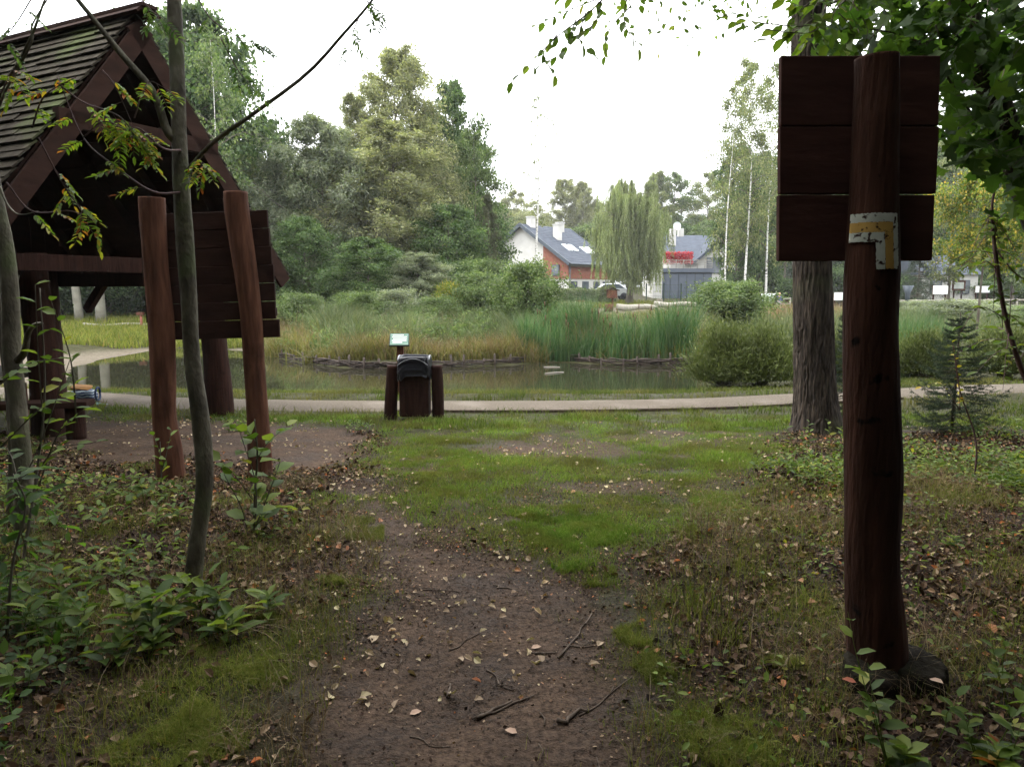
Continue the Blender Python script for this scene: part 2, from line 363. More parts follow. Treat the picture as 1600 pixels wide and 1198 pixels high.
ny, nx = X.shape; i = np.arange(ny - 1)[:, None] * nx; j = np.arange(nx - 1)[None]
m = MB(); m.add(np.stack([X, Y, Z], -1).reshape(-1, 3), np.stack([i + j, i + j + 1, i + nx + j + 1, i + nx + j], -1).reshape(-1, 4))
def ground_mat():
    mt, n, o = newmat('forest_soil_grass_litter')
    at_ = N_(n, 'ShaderNodeAttribute'); at_.attribute_name = 'cover'; sp = N_(n, 'ShaderNodeSeparateColor'); n.links.new(at_.outputs['Color'], sp.inputs[0])
    f1 = noise(n, 3, 6); f2 = noise(n, 45, 5); f3 = noise(n, 14, 6)
    litter = ramp(n, f2, [(.3, (.012, .007, .005)), (.5, (.030, .019, .012)), (.66, (.055, .037, .023))])
    soilc = mixc(n, ramp(n, f1, [(.35, g3(0)), (.65, g3(1))]), (.044, .028, .019), (.090, .060, .042))
    soilc = mixc(n, 1., soilc, ramp(n, f2, [(.3, g3(.45)), (.5, g3(1)), (.7, g3(1.4))]), 'MULTIPLY')
    grass = ramp(n, f3, [(.3, (.018, .015, .008)), (.55, (.034, .034, .012)), (.8, (.055, .052, .02))])
    sandc = ramp(n, f3, [(.3, (.085, .070, .05)), (.7, (.14, .118, .088))])
    c = mixc(n, sp.outputs[0], litter, soilc); c = mixc(n, sp.outputs[1], c, grass); c = mixc(n, sp.outputs[2], c, sandc)
    p = N_(n, 'ShaderNodeBsdfPrincipled'); p.inputs['Specular IOR Level'].default_value = .10
    rr = ramp(n, f1, [(.35, g3(.65)), (.6, g3(1))]); n.links.new(rr, p.inputs['Roughness']); n.links.new(c, p.inputs['Base Color'])
    b = N_(n, 'ShaderNodeBump'); b.inputs['Strength'].default_value = 1; b.inputs['Distance'].default_value = .035
    b2 = N_(n, 'ShaderNodeBump'); b2.inputs['Strength'].default_value = .9; b2.inputs['Distance'].default_value = .012
    n.links.new(f3, b.inputs['Height']); n.links.new(noise(n, 120, 4), b2.inputs['Height']); n.links.new(b.outputs[0], b2.inputs['Normal'])
    n.links.new(b2.outputs[0], p.inputs['Normal']); n.links.new(p.outputs[0], o.inputs[0]); return mt
ground = m.build('ground', ground_mat()); tag(ground, kind='structure')
ca = ground.data.color_attributes.new('cover', 'FLOAT_COLOR', 'POINT')
ca.data.foreach_set('color', np.stack([soil, gr, sand, tr], -1).astype(np.float32).ravel())
# path: fine gravel strip
m = MB(); Pc = PATHC; T = nrm(np.gradient(Pc, axis=0)); Nn = np.stack([-T[:, 1], T[:, 0]], -1); k = len(Pc); cols = 9
V = []
for c_ in range(cols):
    u = (c_ / (cols - 1) - .5); edge = 1.02 + .12 * fbm(Pc[:, 0] * 1.1 + 40 * (u > 0), Pc[:, 0] * 0 + 3.3)
    q = Pc + Nn * (u * edge)[:, None]; z = H(Pc[:, 0], Pc[:, 1], False) + .022 + .02 * (1 - (2 * u) ** 2) - .03 * (abs(u) == .5)
    V.append(np.c_[q, z])
V = np.stack(V, 1).reshape(-1, 3); i = np.arange(k - 1)[:, None] * cols; j = np.arange(cols - 1)[None]
m.add(V, np.stack([i + j, i + cols + j, i + cols + j + 1, i + j + 1], -1).reshape(-1, 4))
M['gravel'] = solid('pinkish_grey_gravel', [(.3, (.060, .046, .031)), (.5, (.084, .065, .045)), (.7, (.115, .092, .066))], 30, .9, bump=.5, bscale=90, extra=(1.5, .5, .8, (.15, .125, .10)))
tag(m.build('path', M['gravel']), kind='structure')
# timber edging along the near side of the path
m = MB(); q = Pc - Nn * .56
for a in range(44, 92):
    A, B = q[a], q[a + 1]; c = (A + B) / 2; z = H(c[0], c[1], False)
    m.obox((c[0], c[1], z), (B[0] - A[0], B[1] - A[1], 0), (A[1] - B[1], B[0] - A[0], 0), (0, 0, 1), np.linalg.norm(B - A) / 2 - .002, .012, .04)
tag(m.build('path_edging', M['soil_wood'], smooth=False), 'thin dark timber board edging the near side of the gravel path', 'path edging')
# water
def water_mat():
    mt, n, o = newmat('murky_pond_water'); p = N_(n, 'ShaderNodeBsdfPrincipled')
    p.inputs['Base Color'].default_value = (.018, .017, .010, 1); p.inputs['Roughness'].default_value = .015; p.inputs['IOR'].default_value = 1.36
    b = N_(n, 'ShaderNodeBump'); b.inputs['Strength'].default_value = .045; b.inputs['Distance'].default_value = .02
    n.links.new(noise(n, 2.2, 3, stretch=(1, 1.6, 1)), b.inputs['Height']); n.links.new(b.outputs[0], p.inputs['Normal'])
    n.links.new(p.outputs[0], o.inputs[0]); return mt
m = MB(); P = np.array(POND); lo = P.min(0) - 1.5; hi = P.max(0) + 1.5
m.add([(lo[0], lo[1], WZ), (hi[0], lo[1], WZ), (hi[0], hi[1], WZ), (lo[0], hi[1], WZ)], [[0, 1, 2, 3]])
tag(m.build('water', water_mat()), kind='structure')

# ================================================================== SHELTER
ES = nrm([.449, .893, 0]); ET = nrm([-.893, .449, 0]); AP = np.array([-4.243, 8.80, 0])
def SW(s, t, z): return AP + ES * s + ET * t + np.array([0, 0, z])
ZA, SLOPE, HALF, LEN = 4.58, 1.3, 2.2, 4.7
sroot = empty('picnic_shelter', SW(0, 2.3, -.12), 'open log shelter with steep shingled roof beside the pond path', 'shelter')
m = MB(); nrow = 29
for side in (-1, 1):
    L = math.hypot(HALF, HALF * SLOPE); dn = nrm(ES * side + np.array([0, 0, -SLOPE])); nm = nrm(ES * side * SLOPE + np.array([0, 0, 1]))
    for r_ in range(nrow):
        u = (r_ + .5) / nrow * L; t = -.02
        while t < LEN - .02:
            wd = min(rng.uniform(.3, 1.1), LEN - t); c = SW(0, t + wd / 2, ZA) + dn * (u + rng.normal(0, .007)) + nm * (.045 + rng.normal(0, .005))
            d2 = nrm(dn + nm * .2 + ET * rng.normal(0, .012))
            m.obox(c, d2, ET, np.cross(d2, ET), L / nrow * .66, wd / 2 - .003, .009); t += wd
roof = part(m, 'roof', M['roof'], sroot, False)
m = MB()
for side in (-1, 1):
    dn = nrm(ES * side + np.array([0, 0, -SLOPE])); nm = nrm(ES * side * SLOPE + np.array([0, 0, 1]))
    for b_ in range(11):
        u = (b_ + .5) / 11 * L; m.obox(SW(0, LEN / 2, ZA) + dn * u - nm * .012, dn, ET, nm, L / 22 - .002, LEN / 2 - .03, .012)
    for t in np.arange(.55, LEN, .9):
        m.obox(SW(0, t, ZA) + dn * (L * .49) - nm * .09, dn, ET, nm, L * .48, .045, .06)
part(m, 'rafters', M['stain_h'], sroot, False)
m = MB(); m.obox(SW(0, LEN / 2 - .1, ZA + .085), ET, ES, (0, 0, 1), LEN / 2 + .14, .10, .018); m.obox(SW(.09, LEN / 2 - .1, ZA + .05), ET, ES + np.array([0, 0, -.9]), nrm(ES + np.array([0, 0, 1.1])), LEN / 2 + .12, .08, .014)
m.obox(SW(-.09, LEN / 2 - .1, ZA + .05), ET, -ES + np.array([0, 0, -.9]), nrm(-ES + np.array([0, 0, 1.1])), LEN / 2 + .12, .08, .014)
part(m, 'ridge_cap', M['stain_h'], sroot, False)
for side in (-1, 1):
    m = MB(); dn = nrm(ES * side + np.array([0, 0, -SLOPE])); nm = nrm(ES * side * SLOPE + np.array([0, 0, 1]))
    m.obox(SW(0, -.05, ZA - .03) + dn * L * .5 - nm * .10, dn, nm, ET, L * .5, .105, .02); part(m, 'barge_board', M['stain_h'], sroot, False, .004)
m = MB(); zt = ZA - .98 * SLOPE; m.obox(SW(0, -.02, zt), ES, (0, 0, 1), ET, 1.02, .09, .05); part(m, 'tie_beam', M['stain_h'], sroot, False, .005)
m = MB()
for i_ in range(19): # far gable, boarded closed to keep the inside dark
    s_ = -HALF + .1 + (i_ + .5) * (2 * HALF - .2) / 19; top = ZA - .05 - abs(s_) * SLOPE
    m.obox(SW(s_, LEN - .35, (1.62 + top) / 2), ES, (0, 0, 1), ET, .108, max(.02, (top - 1.62) / 2), .012)
part(m, 'gable_shade_boards', M['stain_h'], sroot, False)
m = MB()
for s_ in (-1.5, 1.5):
    m.obox(SW(s_, LEN / 2, 1.68), ET, ES, (0, 0, 1), LEN / 2 - .2, .09, .10)
    for t in (.9, 3.6):
        sg = 1 if t < 2 else -1
        m.obox(SW(s_, t + sg * .32, 1.42), ET * sg + np.array([0, 0, .95]), ES, np.cross(ET * sg + np.array([0, 0, .95]), ES), .3, .05, .06)
for t in (.5, 4.1): m.obox(SW(0, t, 1.83), ES, ET, (0, 0, 1), 1.55, .08, .09)
part(m, 'purlins', M['stain'], sroot, False, .006)
for (x_, y_, rr) in ((-4.12, 10.25, .165), (-5.42, 8.5, .165), (SW(1.25, 4.1, 0)[0], SW(1.25, 4.1, 0)[1], .16), (SW(-1.4, 4.1, 0)[0], SW(-1.4, 4.1, 0)[1], .16)):
    z0 = float(H(x_, y_)) - .05; zz = np.linspace(z0, 1.95, 26); m = MB()
    m.tube(np.c_[x_ + .02 * np.sin(zz * 2 + x_), y_ + .02 * np.cos(zz * 1.7), zz], rr * (1.12 - .14 * sm(z0, z0 + 1.5, zz)), 28, wob=.16)
    part(m, 'post', M['stain'], sroot)
# picnic table and bench under it
t0 = at(-30, 592, 8.9); z0 = float(H(t0[0], t0[1]))
troot = empty('picnic_table', (t0[0], t0[1], z0), 'dark plank picnic table under the shelter roof at the left edge', 'table')
m = MB()
for q in range(4): m.obox((t0[0], t0[1], .56) + ES * (q - 1.5) * .19, ET, ES, (0, 0, 1), .95, .09, .025)
part(m, 'tabletop', M['pale'], troot, False, .004)
m = MB(); m.obox((t0[0], t0[1], .49), ET, ES, (0, 0, 1), .8, .05, .04); part(m, 'stretcher', M['stain'], troot, False)
for e_ in (-.7, .7):
    m = MB(); zz = np.linspace(z0 - .03, .45, 8); c = t0[:2] + ET[:2] * e_; m.tube(np.c_[c[0] + 0 * zz, c[1] + 0 * zz, zz], .11, 20, wob=.1); part(m, 'leg', M['stain_post'], troot)
b0 = at(46, 628, 8.15); z0 = float(H(b0[0], b0[1])); BD = nrm([.97, .22, 0]); BN = np.array([-BD[1], BD[0], 0])
broot = empty('bench', (b0[0], b0[1], z0), 'low dark plank bench at the foot of the shelter post', 'bench')
m = MB(); m.obox((b0[0], b0[1], .265), BD, BN, (0, 0, 1), .62, .15, .035); part(m, 'seat', M['stain_h'], broot, False, .006)
for e_ in (-.45, .45):
    m = MB(); c = b0[:2] + BD[:2] * e_; zz = np.linspace(z0 - .03, .23, 6); m.tube(np.c_[c[0] + 0 * zz, c[1] + 0 * zz, zz], .10, 18, wob=.1); part(m, 'leg', M['stain'], broot)

# bag, cushion and ball by the bench
p0 = gz(132, 629, -.2); z0 = float(H(p0[0], p0[1])) + .0
def stripe_mat():
    mt, n, o = newmat('blue_white_striped_fabric'); tc = N_(n, 'ShaderNodeTexCoord'); wv = N_(n, 'ShaderNodeTexWave'); wv.bands_direction = 'Z'
    wv.inputs['Scale'].default_value = 9; wv.inputs['Distortion'].default_value = 6; wv.inputs['Detail'].default_value = 3; n.links.new(tc.outputs['Object'], wv.inputs[0])
    c = ramp(n, wv.outputs['Fac'], [(.4, (.015, .03, .10)), (.55, (.05, .14, .26)), (.7, (.35, .42, .46))])
    p = N_(n, 'ShaderNodeBsdfPrincipled'); p.inputs['Roughness'].default_value = .6; n.links.new(c, p.inputs['Base Color']); n.links.new(p.outputs[0], o.inputs[0]); return mt
def blob(c, rx, ry, rz, name, mat, root=None, pw=2.6, n=20, nj=.04):
    th = np.linspace(0, 2 * np.pi, n, endpoint=False); ph = np.linspace(-np.pi / 2, np.pi / 2, 11)
    f = lambda v: np.sign(v) * np.abs(v) ** (2 / pw)
    V = np.array([[f(np.cos(p)) * f(np.cos(t)) * rx, f(np.cos(p)) * f(np.sin(t)) * ry, f(np.sin(p)) * rz] for p in ph for t in th])
    V *= 1 + rng.normal(0, nj * .3, (len(V), 1)); V += np.asarray(c)
    i = np.arange(10)[:, None] * n; j = np.arange(n)[None]; j2 = (j + 1) % n
    m = MB(); m.add(V, np.stack([i + j, i + j2, i + n + j2, i + n + j], -1).reshape(-1, 4))
    return part(m, name, mat, root) if root is not None else m.build(name, mat, origin=c)
bag = empty('beach_bag', (p0[0], p0[1], z0), 'blue and white striped bag lying behind the low plank bench', 'bag')
blob((p0[0], p0[1], z0 + .11), .20, .14, .12, 'body', stripe_mat(), bag)
m = MB(); th = np.linspace(0, np.pi * 2, 20); m.tube(np.c_[p0[0] + .21 + .03 * np.sin(th * .5), p0[1] - .02 + .09 * np.cos(th), z0 + .15 + .10 * np.sin(th)], .016, 8); part(m, 'strap', solid('navy_webbing', [(.3, (.02, .03, .08)), (.7, (.03, .05, .12))], 8), bag)
m = MB(); m.obox((p0[0] - .03, p0[1] + .0, z0 + .245), (1, .05, -.10), (0, 1, .3), (0, -.3, 1), .13, .09, .02, jit=.01)
tag(m.build('cushion', solid('orange_brown_cloth', [(.3, (.26, .12, .03)), (.7, (.36, .18, .05))], 8), origin=(p0[0], p0[1], z0 + .2)), 'orange brown cushion lying on the striped bag', 'cushion').modifiers.new('bevel', 'BEVEL').width = .015
o = blob((p0[0] - .30, p0[1] - .1, z0 + .11), .07, .07, .07, 'bottle', solid('turquoise_plastic', [(.3, (.10, .40, .50)), (.7, (.25, .60, .68))], 5, .3)); tag(o, 'small turquoise plastic ball beside the striped bag', 'ball'); o.name = 'ball'
m = MB(); m.obox((p0[0] + .36, p0[1] - .1, z0 + .012), (1, .1, 0), (0, 1, 0), (0, 0, 1), .15, .10, .008, jit=.004)
tag(m.build('towel', solid('pale_teal_cloth', [(.3, (.18, .34, .34)), (.7, (.28, .44, .42))], 8), origin=(p0[0] + .36, p0[1] - .1, z0)), 'flat pale teal cloth on the ground beside the bag', 'towel')

# ================================================================== INFORMATION BOARD (seen from behind)
A0 = gz(266, 742, 0); B0 = gz(407, 738, 0)
ir = empty('information_board', (float((A0[0] + B0[0]) / 2), float((A0[1] + B0[1]) / 2), 0), 'plank notice board on two leaning log posts, seen from behind', 'notice board')
def logpost(rows, Y0, lean, z_off=-.05, wob=.10, n=36, seg=60):
    """rows: (pxl, pxr, py) going down; returns centre points and radii at world depth"""
    out_ = []
    for (l, r, y) in rows:
        a = at((l + r) / 2, y, Y0); Yd = Y0 + lean * a[2]; a = at((l + r) / 2, y, Yd); bl = at(l, y, Yd); br = at(r, y, Yd)
        out_.append([a[0], Yd, a[2], (br[0] - bl[0]) / 2])
    out_ = np.array(out_[::-1]); out_[0, 2] = min(out_[0, 2], z_off)
    q = spline(out_, seg); return q
for rows, Yp in (([(218, 257, 309), (219, 258, 330), (226, 262, 420), (233, 271, 500), (236, 273, 580), (239, 274, 650), (243, 283, 700), (246, 289, 745)], A0[1] + .1),
                 ([(350, 386, 300), (352, 389, 330), (366, 401, 420), (377, 409, 500), (382, 414, 580), (386, 420, 650), (388, 424, 700), (390, 426, 745)], B0[1] + .1)):
    q = logpost(rows, Yp, 0, -.06); m = MB(); m.tube(q[:, :3], q[:, 3], 32, wob=.07); part(m, 'post', M['stain_post'], ir)
m = MB(); Yb = A0[1] + .29; npl = 7
for k_ in range(npl):
    u0, u1 = k_ / npl, (k_ + 1) / npl
    f = lambda u, v: at((218 + 14 * u) * (1 - v) + (419 + 18 * u) * v, (336 + 196 * u) * (1 - v) + (328 + 199 * u) * v, Yb)
    a, b, c, d = f(u0, 0), f(u0, 1), f(u1, 1), f(u1, 0)
    cc = (a + b + c + d) / 4; ax = nrm(b - a); az = np.array([0, 0, 1.]); hx = np.linalg.norm(b - a) / 2 + rng.normal(0, .004); hz = (a[2] - d[2]) / 2
    m.obox(cc + np.array([rng.normal(0, .003), rng.normal(0, .003), 0]), ax, np.cross(az, ax), az, hx, .016, hz - .0012)
part(m, 'board', M['stain_h'], ir, False, .004)
m = MB()
for u in (.2, .8):
    a = f(u, .02); b = f(u, .98); m.obox((a + b) / 2 + np.array([0, .05, 0]), b - a, (0, 1, 0), (0, 0, 1), np.linalg.norm(b - a) / 2, .02, .035)
part(m, 'batten', M['stain_h'], ir, False)

# ================================================================== NEAR SIGNPOST
rows = [(1337, 1402, 90), (1337, 1402, 130), (1333, 1401, 220), (1330, 1400, 300), (1322, 1402, 430), (1320, 1399, 520), (1321, 1403, 640), (1323, 1406, 760), (1323, 1402, 880), (1326, 1412, 980), (1330, 1418, 1060)]
q = logpost(rows, 2.83, 0, -.05, seg=90)
sr = empty('trail_signpost', (q[0, 0], q[0, 1], 0), 'tall dark signpost with square board and painted trail mark, closest to the viewer', 'signpost')
m = MB(); m.tube(q[:, :3], q[:, 3], 72, wob=.04, ridg=(.0022, 9, 1.2)); part(m, 'post', M['stain_near'], sr)
PQ = q
m = MB(); Yb = 2.83 + .11
for (l0, r0, y0, l1, r1, y1) in ((1221, 1470, 87, 1220, 1467, 197), (1219, 1468, 198, 1219, 1463, 303), (1217.5, 1461, 304.5, 1217, 1457, 408)):
    a = at(l0, y0, Yb); b = at(r0, y0, Yb); c = at(r1, y1 - .8, Yb); d = at(l1, y1, Yb); n_ = np.array([0, .034, 0])
    bm_ = [a, b, c, d, a + n_, b + n_, c + n_, d + n_]; m.add(np.array(bm_), np.array([[0, 3, 2, 1], [4, 5, 6, 7], [0, 1, 5, 4], [1, 2, 6, 5], [2, 3, 7, 6], [3, 0, 4, 7]]))
part(m, 'board', M['stain_board'], sr, False, .004)
def mark(poly, col, name, lift):
    """paint patch following the round post; poly cells (px0,px1,py0,py1)"""
    m = MB()
    for (x0, x1, y0, y1) in poly:
        nx_, ny_ = max(2, int((x1 - x0) / 1.5)), max(2, int((y1 - y0) / 3)); V = []
        for iy in range(ny_ + 1):
            for ix in range(nx_ + 1):
                jx = (.5 - rng.random()) * 1.2 if ix in (0, nx_) else 0; jy = (.5 - rng.random()) * 1.4 if iy in (0, ny_) else 0
                p = at(x0 + (x1 - x0) * ix / nx_ + jx, y0 + (y1 - y0) * iy / ny_ + jy, 2.75)
                cx = np.interp(p[2], PQ[:, 2], PQ[:, 0]); rr = np.interp(p[2], PQ[:, 2], PQ[:, 3]) * 1.035
                dx = np.clip((p[0] - cx) / rr, -.985, .985); ang = math.asin(dx); R2 = rr + lift
                V.append((cx + R2 * math.sin(ang), 2.83 - R2 * math.cos(ang), p[2]))
        i = np.arange(ny_)[:, None] * (nx_ + 1); j = np.arange(nx_)[None]
        m.add(np.array(V), np.stack([i + j, i + nx_ + 1 + j, i + nx_ + 2 + j, i + j + 1], -1).reshape(-1, 4))
    return part(m, name, col, sr)
mw = solid('flaking_white_paint', [(.3, (.42, .45, .38)), (.7, (.58, .60, .53))], 14, .9, extra=(45, .57, .65, (.03, .012, .008)))
my = solid('flaking_yellow_paint', [(.3, (.42, .25, .06)), (.7, (.54, .34, .09))], 14, .9, extra=(45, .58, .66, (.04, .015, .008)))
mark([(1338, 1402, 333, 347), (1393, 1402, 347, 420), (1338, 1379, 363, 378), (1366, 1379, 378, 421)], mw, 'white_trail_mark', .003)
mark([(1337, 1393, 347, 363), (1379, 1393, 363, 420)], my, 'yellow_trail_mark', .003)
def stump(cx, cy, rx, ry, h, tilt, seed, name):
    r = np.random.default_rng(seed); n = 44; th = np.linspace(0, 2 * np.pi, n, endpoint=False); w_ = 1 + .07 * np.cos(2 * th + seed) + .04 * np.sin(5 * th + seed) + .02 * r.normal(size=n); rings = []
    for (g_, zz) in ((1.06, -.07), (1.0, .02), (.97, h * .8), (.92, h * .97), (.80, h), (.4, h + .004), (.02, h + .002)):
        x = cx + rx * g_ * w_ * np.cos(th); y = cy + ry * g_ * w_ * np.sin(th); rings.append(np.c_[x, y, zz + (tilt[0] * (x - cx) + tilt[1] * (y - cy)) * (zz > .03) + .003 * r.normal(size=n) * (g_ > .1)])
    V = np.concatenate(rings); k = len(rings) - 1; i = np.arange(k)[:, None] * n; j = np.arange(n)[None]; j2 = (j + 1) % n
    m = MB(); m.add(V, np.stack([i + j, i + j2, i + n + j2, i + n + j], -1).reshape(-1, 4)); part(m, name, M['stone'], sr)
stump(q[0, 0] - .085, 2.735, .105, .11, .085, (-.12, .10), 3, 'base_stump'); stump(q[0, 0] + .105, 2.765, .11, .12, .095, (.05, .12), 8, 'base_stump')

# ================================================================== LITTER BIN
c0 = gz(648, 655, -.18); zg = float(H(c0[0], c0[1])); Yb = c0[1] + .1
br = empty('litter_bin', (c0[0], c0[1], zg), 'dark brown litter bin hung between two short logs, lined with a black bag', 'litter bin')
sc_ = lambda x, y, Yv=Yb: at(x, y, Yv)
for rows in ([(605, 622, 571), (603, 622, 600), (601, 621, 630), (600, 620, 660)], [(674, 691, 571), (674, 693, 600), (675, 694, 630), (676, 694, 656)]):
    q = logpost(rows, Yb, 0, zg - .05, seg=24); m = MB(); m.tube(q[:, :3], q[:, 3], 24, wob=.05); part(m, 'post', M['stain'], br)
a = sc_(625.5, 590); b = sc_(671, 590); bt = sc_(648, 649)[2]; W2 = (b[0] - a[0]) / 2; cx = (a[0] + b[0]) / 2; top = sc_(648, 566)[2]
m = MB(); m.obox((cx, Yb + .02, (bt + top) / 2), (1, 0, 0), (0, 1, 0), (0, 0, 1), W2, .16, (top - bt) / 2); part(m, 'body', M['stain'], br, False, .02)
for s_ in (-1, 1): m = MB(); m.obox((cx + s_ * (W2 + .012), Yb + .02, top - .12), (1, 0, 0), (0, 1, 0), (0, 0, 1), .012, .03, .03); part(m, 'bracket', M['anth'], br, False)
n = 96; th = np.linspace(0, 2 * np.pi, n, endpoint=False); f2 = lambda v: np.sign(v) * np.abs(v) ** .36; rings = []
vv = np.linspace(0, 1, 26)
for v in vv:
    gx_ = float(np.interp(v, [0, .35, .62, .72, .8, 1], [1.10, 1.13, 1.09, 1.02, .94, .82])); zz = top + float(np.interp(v, [0, .62, .72, .8, 1], [-.20, .055, .085, .07, -.12]))
    cr = fbm(np.cos(th) * 3.2 + 9 + 2 * fbm(th * 3, zz * 30 + 0 * th, 2), np.sin(th) * 3.2 + zz * 22 + 3, 4); fold = (1 - v) ** .5 * (v < .7)
    w_ = 1 + .15 * cr * fold + .03 * cr
    hem = -.03 * np.sin(2 * th + .6) * (1 - v) + .02 * np.sin(7 * th) * (1 - v) ** 2; sag = -.045 * np.cos(2 * th - .0) * (v > .6) * 0
    front = np.clip(-np.sin(th), 0, 1)
    rings.append(np.c_[cx + W2 * gx_ * w_ * f2(np.cos(th)), Yb + .02 + .185 * gx_ * w_ * f2(np.sin(th)) - .02 * front * fold, zz + hem + .03 * np.cos(th) ** 2 * 0 + .012 * cr])
V = np.concatenate(rings); i = np.arange(25)[:, None] * n; j = np.arange(n)[None]; j2 = (j + 1) % n
m = MB(); m.add(V, np.stack([i + j, i + j2, i + n + j2, i + n + j], -1).reshape(-1, 4)); part(m, 'bin_liner', M['black'], br)
mrim = solid('pale_metal_rim', [(.3, (.20, .20, .22)), (.7, (.32, .33, .35))], 5, .5, metal=.3)
for s_ in (-1, 1):
    m = MB(); u = np.linspace(0, np.pi, 14); m.tube(np.c_[cx + s_ * (W2 * 1.04) + 0 * u, Yb + .02 + .15 * np.cos(u), top + .03 + .06 * np.sin(u)], .009, 8); part(m, 'rim', mrim, br)
m = MB(); u = np.linspace(-1, 1, 22); m.tube(np.c_[cx + W2 * 1.02 * u, Yb - .20 + 0 * u, top - .02 + .085 * (1 - u ** 2)], .0035, 8); part(m, 'rim', mrim, br)
# lectern panel
l0 = at(624, 560, 12.35); zg = float(H(l0[0], l0[1], False))
lr = empty('lectern_sign', (l0[0], l0[1], zg), 'small slanted green information panel on a wooden post behind the bin', 'information panel')
m = MB(); m.obox((l0[0] + .02, l0[1], (zg - .05 + .66) / 2), (1, 0, 0), (0, 1, 0), (0, 0, 1), .055, .055, (.66 - zg + .05) / 2); part(m, 'post', M['stain_post'], lr, False, .006)
ptop = at(624, 531, 12.35); ax = nrm([1, .10, 0]); ay = nrm([.10, .62, .5]); az = nrm(np.cross(ax, ay)); ay = np.cross(az, ax)
m = MB(); m.obox(ptop, ax, ay, az, .165, .15, .012); part(m, 'panel', solid('dark_green_frame', [(.3, (.012, .02, .014)), (.7, (.02, .03, .02))], 5), lr, False, .003)
m = MB(); m.obox(ptop + az * .0145, ax, ay, az, .150, .135, .002); part(m, 'print', solid('green_printed_panel', [(.35, (.05, .12, .08)), (.65, (.12, .20, .15))], 7, .35), lr, False)
m = MB()
for k_, (w_, o_) in enumerate(((.09, -.02), (.12, 0), (.11, .01), (.12, 0), (.08, -.03))): m.obox(ptop + az * .018 + ay * (.10 - .045 * k_) + ax * o_, ax, ay, az, w_, .009, .001)
part(m, 'text_lines', M['signwhite'], lr, False)

# ================================================================== POND EDGE: brushwood fence
EDGE = spline([gz(x, y, WZ)[:2] for x, y in [(413, 554), (440, 560), (475, 566), (540, 574), (600, 576), (650, 575), (720, 573), (800, 569), (862, 564), (900, 566), (960, 570), (1010, 571), (1082, 569)]], 160)
fr = empty('brushwood_fence', (EDGE[80][0], EDGE[80][1], WZ), 'low woven brushwood edging with short stakes along the reedy pond bank', 'fence')
mst = solid('wet_dark_wood', [(.3, (.022, .015, .012)), (.7, (.06, .042, .032))], 12, .8)
Ld = np.r_[0, np.cumsum(np.linalg.norm(np.diff(EDGE, axis=0), axis=1))]; tot = Ld[-1]
for k_ in range(34):
    u = tot * (k_ + .5 + rng.uniform(-.25, .25)) / 34; x_ = np.interp(u, Ld, EDGE[:, 0]); y_ = np.interp(u, Ld, EDGE[:, 1])
    hh = rng.uniform(.16, .34); dx, dy = rng.normal(0, .04, 2); m = MB(); m.tube([(x_, y_, WZ - .3), (x_ + dx, y_ + dy, WZ + hh)], .028, 8); part(m, 'stake', mst, fr)
m = MB()
for k_ in range(150):
    u0 = rng.uniform(0, tot - .8); ln = rng.uniform(.8, 2.2); uu = np.linspace(u0, min(tot, u0 + ln), 8)
    x_ = np.interp(uu, Ld, EDGE[:, 0]); y_ = np.interp(uu, Ld, EDGE[:, 1]); z = WZ + rng.uniform(-.02, .17) + .02 * np.sin(uu * 6 + rng.random() * 6) + rng.normal(0, .02) * (uu - u0)
    m.tube(np.c_[x_, y_ + .05 * np.sin(uu * 7 + rng.random() * 6), z], rng.uniform(.007, .02), 5)
part(m, 'wattle', mst, fr)
